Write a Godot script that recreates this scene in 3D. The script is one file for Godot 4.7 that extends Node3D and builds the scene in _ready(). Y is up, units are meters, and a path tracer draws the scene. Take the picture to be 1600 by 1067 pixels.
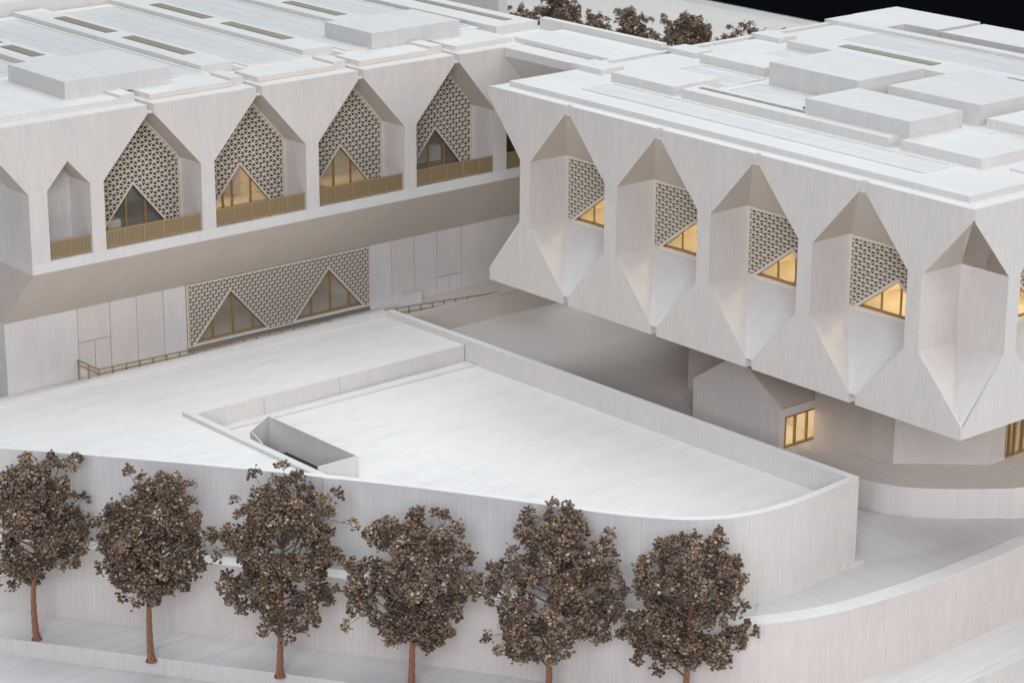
extends Node3D
# An architectural model in whitened wood: metres, y up. The left building's front lies in the plane z = 0,
# the cantilevered building's long front in the plane x = XB; bays repeat every L.

const L := 0.2
const XB := 0.4861
const ZB := 0.4071
const XA := 0.703
const YP := -0.42      # podium rim
const YC := -0.48      # courtyard
const SPR := -0.1055   # springing of the gables
const NB := -0.0145    # foot of the roof notches
const HW := 0.0057     # half a notch
const TB := 0.0768     # depth of the long front's recesses

var mats := {}
var taken := {}
var rng := RandomNumberGenerator.new()

# ---------------------------------------------------------------- names
func numbered(called: String) -> String:
	var n: int = taken.get(called, 0)
	taken[called] = n + 1
	return called if n == 0 else "%s_%03d" % [called, n]

func thing(called: String, label: String, category: String, group := "") -> Node3D:
	var o := Node3D.new()
	o.name = numbered(called)
	add_child(o)
	tag(o, label, category, group)
	return o

func tag(o: Node, label: String, category: String, group := "") -> void:
	o.set_meta("label", label)
	o.set_meta("category", category)
	if group != "":
		o.set_meta("group", group)

# ---------------------------------------------------------------- mesh building
func mb() -> Dictionary:
	return {"v": PackedVector3Array(), "n": PackedVector3Array(), "c": PackedColorArray()}

func tri_n(m: Dictionary, a: Vector3, b: Vector3, c: Vector3, n: Vector3) -> void:
	# emitted clockwise as seen from the side n points to
	if (b - a).cross(c - a).dot(n) > 0.0:
		m.v.append_array(PackedVector3Array([a, c, b]))
	else:
		m.v.append_array(PackedVector3Array([a, b, c]))
	m.n.append_array(PackedVector3Array([n, n, n]))

func quad(m: Dictionary, a: Vector3, b: Vector3, c: Vector3, d: Vector3, toward: Vector3) -> void:
	var n := (c - a).cross(d - b).normalized()
	if n.dot(toward) < 0.0:
		n = -n
	tri_n(m, a, b, c, n)
	tri_n(m, a, c, d, n)

func tri(m: Dictionary, a: Vector3, b: Vector3, c: Vector3, toward: Vector3) -> void:
	var n := (b - a).cross(c - a).normalized()
	if n.dot(toward) < 0.0:
		n = -n
	tri_n(m, a, b, c, n)

func box(m: Dictionary, x0: float, x1: float, y0: float, y1: float, z0: float, z1: float) -> void:
	var p := []
	for i in 8:
		p.append(Vector3(x1 if i & 1 else x0, y1 if i & 2 else y0, z1 if i & 4 else z0))
	quad(m, p[0], p[2], p[6], p[4], Vector3.LEFT)
	quad(m, p[1], p[3], p[7], p[5], Vector3.RIGHT)
	quad(m, p[0], p[1], p[5], p[4], Vector3.DOWN)
	quad(m, p[2], p[3], p[7], p[6], Vector3.UP)
	quad(m, p[0], p[1], p[3], p[2], Vector3.FORWARD)
	quad(m, p[4], p[5], p[7], p[6], Vector3.BACK)

# a polygon in the plane (o, u, v) drawn out by w * d
func prism(m: Dictionary, poly: PackedVector2Array, o: Vector3, u: Vector3, v: Vector3, w: Vector3, d: float, caps := 3) -> void:
	var idx := Geometry2D.triangulate_polygon(poly)
	var p := PackedVector3Array()
	for q in poly:
		p.append(o + u * q.x + v * q.y)
	var e := w * d
	for i in range(0, idx.size(), 3):
		if caps & 1:
			tri_n(m, p[idx[i]], p[idx[i + 1]], p[idx[i + 2]], -w)
		if caps & 2:
			tri_n(m, p[idx[i]] + e, p[idx[i + 1]] + e, p[idx[i + 2]] + e, w)
	var cw := Geometry2D.is_polygon_clockwise(poly)
	for i in p.size():
		var j := (i + 1) % p.size()
		var t := poly[j] - poly[i]
		var nn := Vector2(t.y, -t.x) * (-1.0 if cw else 1.0)
		quad(m, p[i], p[j], p[j] + e, p[i] + e, u * nn.x + v * nn.y)

func bar(m: Dictionary, a: Vector3, b: Vector3, r: float, up := Vector3.UP) -> void:
	# a square bar
	var d := (b - a).normalized()
	var s := d.cross(up).normalized() * r
	var t := s.cross(d).normalized() * r
	var c := [a - s - t, a + s - t, a + s + t, a - s + t]
	var e := [b - s - t, b + s - t, b + s + t, b - s + t]
	for i in 4:
		var j := (i + 1) % 4
		quad(m, c[i], c[j], e[j], e[i], (c[i] + c[j]) * 0.5 - a)
	quad(m, c[0], c[1], c[2], c[3], -d)
	quad(m, e[0], e[1], e[2], e[3], d)

func tube(m: Dictionary, pts: PackedVector3Array, rad: PackedFloat32Array, sides: int) -> void:
	var rings := []
	var ref := Vector3(0.31, 0.2, 0.93)
	for i in pts.size():
		var d := (pts[mini(i + 1, pts.size() - 1)] - pts[maxi(i - 1, 0)]).normalized()
		var s := d.cross(ref).normalized()
		var t := s.cross(d)
		var ring := []
		for k in sides:
			var a := TAU * k / sides
			ring.append(s * cos(a) + t * sin(a))
		rings.append(ring)
	for i in pts.size() - 1:
		for k in sides:
			var j := (k + 1) % sides
			var n0: Vector3 = rings[i][k]
			var n1: Vector3 = rings[i][j]
			var n2: Vector3 = rings[i + 1][j]
			var n3: Vector3 = rings[i + 1][k]
			var a := pts[i] + n0 * rad[i]
			var b := pts[i] + n1 * rad[i]
			var c := pts[i + 1] + n2 * rad[i + 1]
			var d := pts[i + 1] + n3 * rad[i + 1]
			for q in [[a, b, c, n0, n1, n2], [a, c, d, n0, n2, n3]]:
				if (q[1] - q[0]).cross(q[2] - q[0]).dot(q[3]) > 0.0:
					m.v.append_array(PackedVector3Array([q[0], q[2], q[1]]))
					m.n.append_array(PackedVector3Array([q[3], q[5], q[4]]))
				else:
					m.v.append_array(PackedVector3Array([q[0], q[1], q[2]]))
					m.n.append_array(PackedVector3Array([q[3], q[4], q[5]]))

func mesh_of(m: Dictionary, mat: Material) -> ArrayMesh:
	var arr := []
	arr.resize(Mesh.ARRAY_MAX)
	arr[Mesh.ARRAY_VERTEX] = m.v
	arr[Mesh.ARRAY_NORMAL] = m.n
	if m.c.size() == m.v.size():
		arr[Mesh.ARRAY_COLOR] = m.c
	var me := ArrayMesh.new()
	me.add_surface_from_arrays(Mesh.PRIMITIVE_TRIANGLES, arr)
	me.surface_set_material(0, mat)
	return me

func put(called: String, m: Dictionary, mat, parent: Node = self) -> MeshInstance3D:
	var o := MeshInstance3D.new()
	o.mesh = mesh_of(m, mats[mat] if mat is String else mat)
	if parent == self:
		o.name = numbered(called)
		add_child(o)
	else:
		o.name = called
		var k := 1
		while parent.has_node(NodePath(o.name)):
			o.name = "%s_%03d" % [called, k]
			k += 1
		parent.add_child(o)
	return o

func part_box(called: String, parent: Node, mat, x0: float, x1: float, y0: float, y1: float, z0: float, z1: float) -> MeshInstance3D:
	var m := mb()
	box(m, x0, x1, y0, y1, z0, z1)
	return put(called, m, mat, parent)

func structure(called: String, m: Dictionary, mat) -> MeshInstance3D:
	var o := put(called, m, mat)
	o.set_meta("kind", "structure")
	return o

# ---------------------------------------------------------------- paths
func smooth(pts: PackedVector2Array, n: int) -> PackedVector2Array:
	var out := PackedVector2Array()
	for i in pts.size() - 1:
		var a := pts[maxi(i - 1, 0)]
		var d := pts[mini(i + 2, pts.size() - 1)]
		for k in n:
			out.append(pts[i].cubic_interpolate(pts[i + 1], a, d, float(k) / n))
	out.append(pts[-1])
	return out

func offset(pts: PackedVector2Array, d: float) -> PackedVector2Array:
	var out := PackedVector2Array()
	for i in pts.size():
		var t := (pts[mini(i + 1, pts.size() - 1)] - pts[maxi(i - 1, 0)]).normalized()
		out.append(pts[i] + Vector2(t.y, -t.x) * d)
	return out

# a wall that follows a path: outer path a, inner path b (x, z), heights given per point
func curved_wall(m: Dictionary, a: PackedVector2Array, b: PackedVector2Array, top: PackedFloat32Array, low: PackedFloat32Array) -> void:
	for i in a.size() - 1:
		var a0 := Vector3(a[i].x, top[i], a[i].y)
		var a1 := Vector3(a[i + 1].x, top[i + 1], a[i + 1].y)
		var b0 := Vector3(b[i].x, top[i], b[i].y)
		var b1 := Vector3(b[i + 1].x, top[i + 1], b[i + 1].y)
		var da := Vector3(0, low[i] - top[i], 0)
		var db := Vector3(0, low[i + 1] - top[i + 1], 0)
		quad(m, a0, a1, b1, b0, Vector3.UP)
		quad(m, a0, a1, a1 + db, a0 + da, a0 - b0)
		quad(m, b0, b1, b1 + db, b0 + da, b0 - a0)

# the same in board-wide panels, a hairline joint between neighbours
func panelled(parent: Node, a: PackedVector2Array, b: PackedVector2Array, top: PackedFloat32Array, low: float, every: int, mat: String) -> void:
	var i0 := 0
	while i0 < a.size() - 1:
		var i1 := mini(i0 + every, a.size() - 1)
		var pa := a.slice(i0, i1 + 1)
		var pb := b.slice(i0, i1 + 1)
		var tt := top.slice(i0, i1 + 1)
		if i1 < a.size() - 1:
			var k := 0.00012 / pa[-1].distance_to(pa[-2])
			pa[-1] = pa[-1].lerp(pa[-2], k)
			pb[-1] = pb[-1].lerp(pb[-2], k)
		var m := mb()
		curved_wall(m, pa, pb, tt, const_f(pa.size(), low))
		put("wall_panel", m, mat, parent)
		i0 = i1

# a thin white capping strip along the top of a curved wall
func coping(parent: Node, a: PackedVector2Array, b: PackedVector2Array, top: PackedFloat32Array) -> void:
	var hi := PackedFloat32Array()
	var lo := PackedFloat32Array()
	for t in top:
		hi.append(t + 0.0014)
		lo.append(t + 0.0001)
	var m := mb()
	for i in a.size() - 1:
		var a0 := Vector3(a[i].x, hi[i], a[i].y)
		var a1 := Vector3(a[i + 1].x, hi[i + 1], a[i + 1].y)
		var b0 := Vector3(b[i].x, hi[i], b[i].y)
		var b1 := Vector3(b[i + 1].x, hi[i + 1], b[i + 1].y)
		var d := Vector3(0, -0.0013, 0)
		quad(m, a0, a1, b1, b0, Vector3.UP)
		quad(m, a0, a1, a1 + d, a0 + d, a0 - b0)
		quad(m, b0, b1, b1 + d, b0 + d, b0 - a0)
	put("coping", m, "coping", parent)

func flat(m: Dictionary, poly: PackedVector2Array, y: float, thick := 0.004) -> void:
	prism(m, poly, Vector3(0, y, 0), Vector3.RIGHT, Vector3.BACK, Vector3.DOWN, thick)

func const_f(n: int, v: float) -> PackedFloat32Array:
	var p := PackedFloat32Array()
	p.resize(n)
	p.fill(v)
	return p

# ---------------------------------------------------------------- materials
func grain_image(fine_seed: int, across: int, along: int, amount: float, warm: float, lengthwise: bool) -> Image:
	# wood figure: noise drawn out along the grain, plus broad boards and faint blotches
	var fn := FastNoiseLite.new()
	fn.seed = fine_seed
	fn.frequency = 0.30
	fn.fractal_octaves = 3
	var a := fn.get_seamless_image(across, along)
	a.convert(Image.FORMAT_RGBF)
	a.resize(512, 512, Image.INTERPOLATE_CUBIC)
	fn.seed = fine_seed + 7
	fn.frequency = 0.12
	var b := fn.get_seamless_image(56, 8)
	b.convert(Image.FORMAT_RGBF)
	b.resize(512, 512, Image.INTERPOLATE_CUBIC)
	fn.seed = fine_seed + 13
	fn.frequency = 0.018
	fn.fractal_octaves = 4
	var c := fn.get_seamless_image(512, 512)
	c.convert(Image.FORMAT_RGBF)
	var out := Image.create(512, 512, false, Image.FORMAT_RGB8)
	var seams := PackedFloat32Array()
	seams.resize(512)
	var lr := RandomNumberGenerator.new()
	lr.seed = fine_seed
	var at := 3
	while at < 510:
		seams[at] = -amount * lr.randf_range(0.35, 1.1)
		at += lr.randi_range(5, 17)
	for y in 512:
		for x in 512:
			var g := seams[x] + (a.get_pixel(x, y).r - 0.5) * amount + (b.get_pixel(x, y).r - 0.5) * amount * 0.6
			var blot := (c.get_pixel(x, y).r - 0.5)
			var v := 0.955 + g + blot * amount * 0.5
			var w := (blot + (b.get_pixel(x, y).r - 0.5) * 0.7) * warm
			var col := Color(clampf(v + w * 0.5, 0, 1), clampf(v, 0, 1), clampf(v - w, 0, 1))
			if lengthwise:
				out.set_pixel(y, x, col)
			else:
				out.set_pixel(x, y, col)
	return out

func wood(tex: Texture2D, albedo: Color, rough: float, scale := 2.4, off := Vector3.ZERO) -> StandardMaterial3D:
	var m := StandardMaterial3D.new()
	m.albedo_color = albedo.linear_to_srgb()
	m.albedo_texture = tex
	m.roughness = rough
	m.metallic_specular = 0.3
	m.uv1_triplanar = true
	m.uv1_world_triplanar = true
	m.uv1_triplanar_sharpness = 8.0
	m.uv1_scale = Vector3.ONE * scale
	m.uv1_offset = off
	return m

func plain(albedo: Color, rough: float, metal := 0.0) -> StandardMaterial3D:
	var m := StandardMaterial3D.new()
	m.albedo_color = albedo.linear_to_srgb()
	m.roughness = rough
	m.metallic = metal
	return m

func make_materials() -> void:
	var upright := ImageTexture.create_from_image(grain_image(3, 256, 12, 0.042, 0.014, false))
	var lying := ImageTexture.create_from_image(grain_image(11, 256, 20, 0.045, 0.010, true))
	var tops := ImageTexture.create_from_image(grain_image(29, 256, 12, 0.03, 0.010, false))
	mats.wall = wood(upright, Color(0.715, 0.645, 0.56), 0.62, 4.6)
	mats.wall_b = wood(upright, Color(0.73, 0.672, 0.60), 0.62, 4.6, Vector3(0.37, 0.21, 0.55))
	mats.curved = wood(upright, Color(0.73, 0.675, 0.60), 0.62, 3.8, Vector3(0.1, 0.4, 0.3))
	mats.boundary = wood(upright, Color(0.725, 0.645, 0.558), 0.62, 3.8, Vector3(0.5, 0.2, 0.7))
	mats.shade_brown_wall = wood(upright, Color(0.635, 0.540, 0.445), 0.62, 4.2, Vector3(0.7, 0.1, 0.2))  # the same wood browned: shade of undersides and covered walls put into the colour
	mats.pink = wood(upright, Color(0.72, 0.645, 0.57), 0.62, 5.2, Vector3(0.15, 0.6, 0.8))
	mats.pale = wood(upright, Color(0.745, 0.69, 0.615), 0.62, 4.8, Vector3(0.55, 0.3, 0.1))
	mats.top = wood(tops, Color(0.735, 0.688, 0.615), 0.5, 1.6)
	mats.podium_top = wood(lying, Color(0.79, 0.735, 0.655), 0.6, 3.1)
	mats.pan = wood(tops, Color(0.670, 0.637, 0.577), 0.42, 2.6, Vector3(0.3, 0, 0.6))
	mats.plant = wood(upright, Color(0.695, 0.652, 0.588), 0.5, 4.8, Vector3(0.25, 0.3, 0.1))
	mats.coping = wood(tops, Color(0.80, 0.755, 0.685), 0.5, 2.0)
	mats.forecourt = wood(tops, Color(0.655, 0.615, 0.56), 0.7, 0.9, Vector3(0.6, 0, 0.2))
	mats.floor = wood(tops, Color(0.74, 0.675, 0.595), 0.7, 0.9, Vector3(0.2, 0, 0.4))
	mats.pavement = wood(lying, Color(0.735, 0.69, 0.625), 0.75, 0.8, Vector3(0.4, 0, 0.1))
	mats.edge = wood(lying, Color(0.76, 0.67, 0.56), 0.8, 7.0)
	mats.lattice = plain(Color(0.67, 0.575, 0.445), 0.6)
	mats.bronze = plain(Color(0.40, 0.28, 0.145), 0.45, 0.3)
	mats.mullion = plain(Color(0.36, 0.22, 0.07), 0.4, 0.3)
	mats.louvre = plain(Color(0.30, 0.255, 0.19), 0.5, 0.2)
	mats.louvre_dark = plain(Color(0.20, 0.165, 0.12), 0.5, 0.2)
	mats.backing = plain(Color(0.095, 0.068, 0.044), 0.5)  # dark sheets added behind pierced work so its holes look deep and unlit
	mats.cream = plain(Color(0.73, 0.65, 0.505), 0.7)
	mats.stone_grey = plain(Color(0.62, 0.57, 0.50), 0.7)
	mats.dim = plain(Color(0.16, 0.125, 0.10), 0.6)  # lining of the two outer rooms, their lack of light put into the colour
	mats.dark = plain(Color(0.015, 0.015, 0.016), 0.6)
	mats.joint = plain(Color(0.22, 0.19, 0.165), 0.9)
	mats.copper = plain(Color(0.33, 0.155, 0.085), 0.45, 0.5)
	mats.twig = plain(Color(0.14, 0.10, 0.075), 0.8)
	var fl := plain(Color.WHITE, 0.85)
	fl.vertex_color_use_as_albedo = true
	mats.floret = fl
	var gl := StandardMaterial3D.new()
	gl.transparency = BaseMaterial3D.TRANSPARENCY_ALPHA
	gl.albedo_color = Color(0.8, 0.78, 0.72, 0.10)
	gl.roughness = 0.04
	mats.glass = gl
	var lamp := StandardMaterial3D.new()
	lamp.albedo_color = Color(1, 0.9, 0.7)
	lamp.emission_enabled = true
	lamp.emission = Color(1.0, 0.92, 0.77)
	lamp.emission_energy_multiplier = 1.6
	mats.lamp = lamp

# ---------------------------------------------------------------- shared details
# triangular fretwork cut from a sheet: bars in three directions, clipped to the region
func lattice(m: Dictionary, region: PackedVector2Array, pitch: float, rise: float, w: float, o: Vector3, u: Vector3, v: Vector3, out_dir: Vector3, thick: float, anchor: Vector2) -> void:
	var r := Rect2(region[0], Vector2.ZERO)
	for p in region:
		r = r.expand(p)
	var h := pitch * 0.5 * rise
	var k := 0
	var bars := []
	var y := anchor.y + floorf((r.position.y - anchor.y) / h) * h
	while y < r.end.y + h:
		bars.append([Vector2(r.position.x - 1.0, y), Vector2(r.end.x + 1.0, y), 0])
		y += h
	var reach := (r.size.y + 0.05) / rise
	var x := anchor.x + floorf((r.position.x - reach - anchor.x) / pitch) * pitch
	while x < r.end.x + reach:
		var up := (r.end.y + 0.02 - anchor.y)
		var dn := (r.position.y - 0.02 - anchor.y)
		bars.append([Vector2(x + dn / rise, anchor.y + dn), Vector2(x + up / rise, anchor.y + up), 1])
		bars.append([Vector2(x - dn / rise, anchor.y + dn), Vector2(x - up / rise, anchor.y + up), 2])
		x += pitch
	for b in bars:
		var d: Vector2 = (b[1] - b[0]).normalized()
		var s: Vector2 = Vector2(-d.y, d.x) * w * 0.5
		var strip := PackedVector2Array([b[0] - s, b[1] - s, b[1] + s, b[0] + s])
		for piece in Geometry2D.intersect_polygons(strip, region):
			if piece.size() >= 3 and absf(area(piece)) > 1e-7:
				prism(m, piece, o - out_dir * 0.0002 * b[2], u, v, out_dir, thick, 2)

func area(p: PackedVector2Array) -> float:
	var s := 0.0
	for i in p.size():
		s += p[i].cross(p[(i + 1) % p.size()])
	return s * 0.5

# a flat border of width w just inside a polygon's outline
func border(m: Dictionary, poly: PackedVector2Array, w: float, o: Vector3, u: Vector3, v: Vector3, out_dir: Vector3, thick: float) -> void:
	var n := poly.size()
	var cw := Geometry2D.is_polygon_clockwise(poly)
	for i in n:
		var a := poly[i]
		var b := poly[(i + 1) % n]
		var z := poly[(i - 1 + n) % n]
		var c := poly[(i + 2) % n]
		var s := 1.0 if cw else -1.0
		var na := inset(z, a, b, w, s)
		var nb := inset(a, b, c, w, s)
		prism(m, PackedVector2Array([a, b, nb, na]), o, u, v, out_dir, thick, 2)

func inset(a: Vector2, b: Vector2, c: Vector2, w: float, s: float) -> Vector2:
	var t0 := (b - a).normalized()
	var t1 := (c - b).normalized()
	var n0 := Vector2(t0.y, -t0.x) * s
	var n1 := Vector2(t1.y, -t1.x) * s
	var q := (n0 + n1)
	return b + q * (w / maxf(0.25, q.dot(n0)))

func quad_poly(x0: float, y0: float, x1: float, y1: float) -> PackedVector2Array:
	return PackedVector2Array([Vector2(x0, y0), Vector2(x1, y0), Vector2(x1, y1), Vector2(x0, y1)])

func screen(parent: Node, region: PackedVector2Array, pitch: float, rise: float, w: float, rim: float, o: Vector3, u: Vector3, v: Vector3, out_dir: Vector3, anchor: Vector2, label := "") -> MeshInstance3D:
	var m := mb()
	lattice(m, region, pitch, rise, w, o, u, v, out_dir, 0.0009, anchor)
	var s := put("lattice_screen", m, "lattice", parent)
	if label != "":
		s.set_meta("label", label)
	var f := mb()
	border(f, region, rim, o, u, v, out_dir, 0.0016)
	put("screen_frame", f, "lattice", s)
	return s

# perforated bronze balustrade with posts, along x from x0 to x1
func balustrade(parent: Node, x0: float, x1: float, y0: float, y1: float, z: float) -> void:
	var m := mb()
	var region := quad_poly(x0, y0 + 0.003, x1, y1)
	var step := 0.0050
	var h := y1 - y0
	var x := x0 - h
	while x < x1:
		for s in [0, 1]:
			var a := Vector2(x, y0) if s == 0 else Vector2(x, y1)
			var b := Vector2(x + h, y1) if s == 0 else Vector2(x + h, y0)
			var d := (b - a).normalized()
			var n := Vector2(-d.y, d.x) * 0.00075
			for piece in Geometry2D.intersect_polygons(PackedVector2Array([a - n, b - n, b + n, a + n]), region):
				if absf(area(piece)) > 1e-7:
					prism(m, piece, Vector3(0, 0, z - 0.0002 * s), Vector3.RIGHT, Vector3.UP, Vector3.BACK, 0.0008, 2)
		x += step
	var bl := put("balustrade", m, "bronze", parent)
	var bk := mb()
	box(bk, x0, x1, y0 + 0.0036, y1 - 0.0012, z - 0.0026, z - 0.0020)
	put("rail_backing", bk, "backing", bl)
	var r := mb()
	box(r, x0, x1, y1 - 0.0012, y1 + 0.0006, z - 0.0008, z + 0.0016)
	put("rail", r, "bronze", bl)
	r = mb()
	box(r, x0, x1, y0 + 0.0022, y0 + 0.0036, z - 0.0006, z + 0.0014)
	put("rail", r, "bronze", bl)
	var n := maxi(1, roundi((x1 - x0) / 0.036))
	for i in range(1, n):
		var px := lerpf(x0, x1, float(i) / n)
		var p := mb()
		box(p, px - 0.0009, px + 0.0009, y0, y1, z - 0.0004, z + 0.0021)
		put("post", p, "bronze", bl)

# a skylight strip: a bronze tray with louvre blades, set into a roof, long side along z
func skylight(parent: Node, x0: float, x1: float, z0: float, z1: float, y: float) -> void:
	var s := part_box("skylight", parent, "louvre_dark", x0, x1, y - 0.003, y + 0.0006, z0, z1)
	var n := maxi(2, roundi((z1 - z0) / 0.026))
	for i in n:
		var a := lerpf(z0, z1, float(i) / n)
		var b := lerpf(z0, z1, float(i + 1) / n)
		var m := mb()
		box(m, x0 + 0.0015, x1 - 0.0015, y, y + 0.0011, a + 0.0007, b - 0.0007)
		put("louvre_panel", m, "louvre", s)

# a sunk tray of pale roofing sheets with a raised white border
func roof_tray(parent: Node, x0: float, x1: float, z0: float, z1: float, y: float, nx: int, nz: int) -> void:
	var e := 0.005
	part_box("roof_border", parent, "top", x0, x1, y - 0.002, y + 0.0016, z1 - e, z1)
	part_box("roof_border", parent, "top", x0, x1, y - 0.002, y + 0.0016, z0, z0 + e)
	part_box("roof_border", parent, "top", x0, x0 + e, y - 0.002, y + 0.0016, z0 + e, z1 - e)
	part_box("roof_border", parent, "top", x1 - e, x1, y - 0.002, y + 0.0016, z0 + e, z1 - e)
	for i in nx:
		for j in nz:
			var m := mb()
			var xa := lerpf(x0 + e, x1 - e, float(i) / nx) + 0.0003
			var xb := lerpf(x0 + e, x1 - e, float(i + 1) / nx) - 0.0003
			var za := lerpf(z0 + e, z1 - e, float(j) / nz) + 0.0003
			var zb := lerpf(z0 + e, z1 - e, float(j + 1) / nz) - 0.0003
			box(m, xa, xb, y - 0.002, y + 0.0004 + 0.00015 * rng.randf(), za, zb)
			put("roof_sheet", m, "pan", parent)

func lamp_in(parent: Node, at: Vector3, size: Vector3, energy: float) -> void:
	var m := mb()
	box(m, at.x - size.x, at.x + size.x, at.y - size.y, at.y + size.y, at.z - size.z, at.z + size.z)
	put("ceiling_lamp", m, "lamp", parent)
	var l := OmniLight3D.new()
	l.name = "lamp_light"
	l.light_color = Color(1.0, 0.92, 0.77)
	l.light_energy = energy
	l.light_size = 0.006
	l.omni_range = 3.0
	l.omni_attenuation = 2.0
	l.shadow_enabled = true
	l.position = at - Vector3(0, size.y + 0.008, 0)
	parent.add_child(l, true)

# ---------------------------------------------------------------- camera, light
func make_view() -> void:
	var cam := Camera3D.new()
	cam.name = "camera"
	var right := Vector3(0.763527, 0.004319, 0.645761)
	var up := Vector3(0.195995, 0.951259, -0.238100)
	var back := Vector3(-0.615315, 0.308362, 0.725466)
	cam.transform = Transform3D(Basis(right, up, back), Vector3(-1.97167, 0.82341, 3.17678))
	cam.fov = 15.64
	cam.near = 0.05
	cam.far = 60.0
	var attr := CameraAttributesPhysical.new()
	attr.frustum_focus_distance = 3.75
	attr.frustum_focal_length = 87.4
	attr.exposure_aperture = 16.0
	attr.frustum_near = 0.05
	attr.frustum_far = 60.0
	cam.attributes = attr
	add_child(cam)
	cam.make_current()
	var env := Environment.new()
	env.background_mode = Environment.BG_COLOR
	env.background_color = Color(0.0030, 0.0036, 0.0045).linear_to_srgb()
	env.tonemap_mode = Environment.TONE_MAPPER_LINEAR
	env.tonemap_exposure = 1.0
	env.sdfgi_enabled = true
	env.ssao_enabled = true
	env.ssil_enabled = true
	var we := WorldEnvironment.new()
	we.name = "environment"
	we.environment = env
	add_child(we)
	area_lamp("overhead_softbox", Vector3(0.5, 5.6, 0.1), Vector3(0.5, -0.5, 0.05), Vector2(7.5, 7.5), Color(0.89, 0.94, 1.0), 57.0)
	area_lamp("warm_softbox", Vector3(2.2, 1.6, 5.2), Vector3(0.4, -0.4, 0.2), Vector2(2.6, 2.0), Color(0.98, 0.975, 1.0), 7.8)
	area_lamp("cool_softbox", Vector3(-3.2, 1.7, 4.2), Vector3(0.2, -0.4, 0.6), Vector2(2.6, 2.0), Color(0.885, 0.915, 1.0), 21.5)
	area_lamp("added_rear_fill", Vector3(3.4, 2.8, -2.4), Vector3(2.6, -0.56, -1.2), Vector2(1.6, 1.6), Color(0.93, 0.96, 1.0), 5.0)  # added fill that brightens the far ground, not a lamp known to stand there

func area_lamp(called: String, at: Vector3, to: Vector3, size: Vector2, color: Color, energy: float) -> void:
	var l := AreaLight3D.new()
	l.name = called
	l.area_size = size
	l.area_normalize_energy = true
	l.light_color = color
	l.light_energy = energy
	l.area_range = 40.0
	l.shadow_enabled = true
	add_child(l)
	var up := Vector3.FORWARD if absf((to - at).normalized().y) > 0.9 else Vector3.UP
	l.look_at_from_position(at, to, up)

# ---------------------------------------------------------------- the ground
var wall_out: PackedVector2Array
var podium_front: PackedVector2Array

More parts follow.
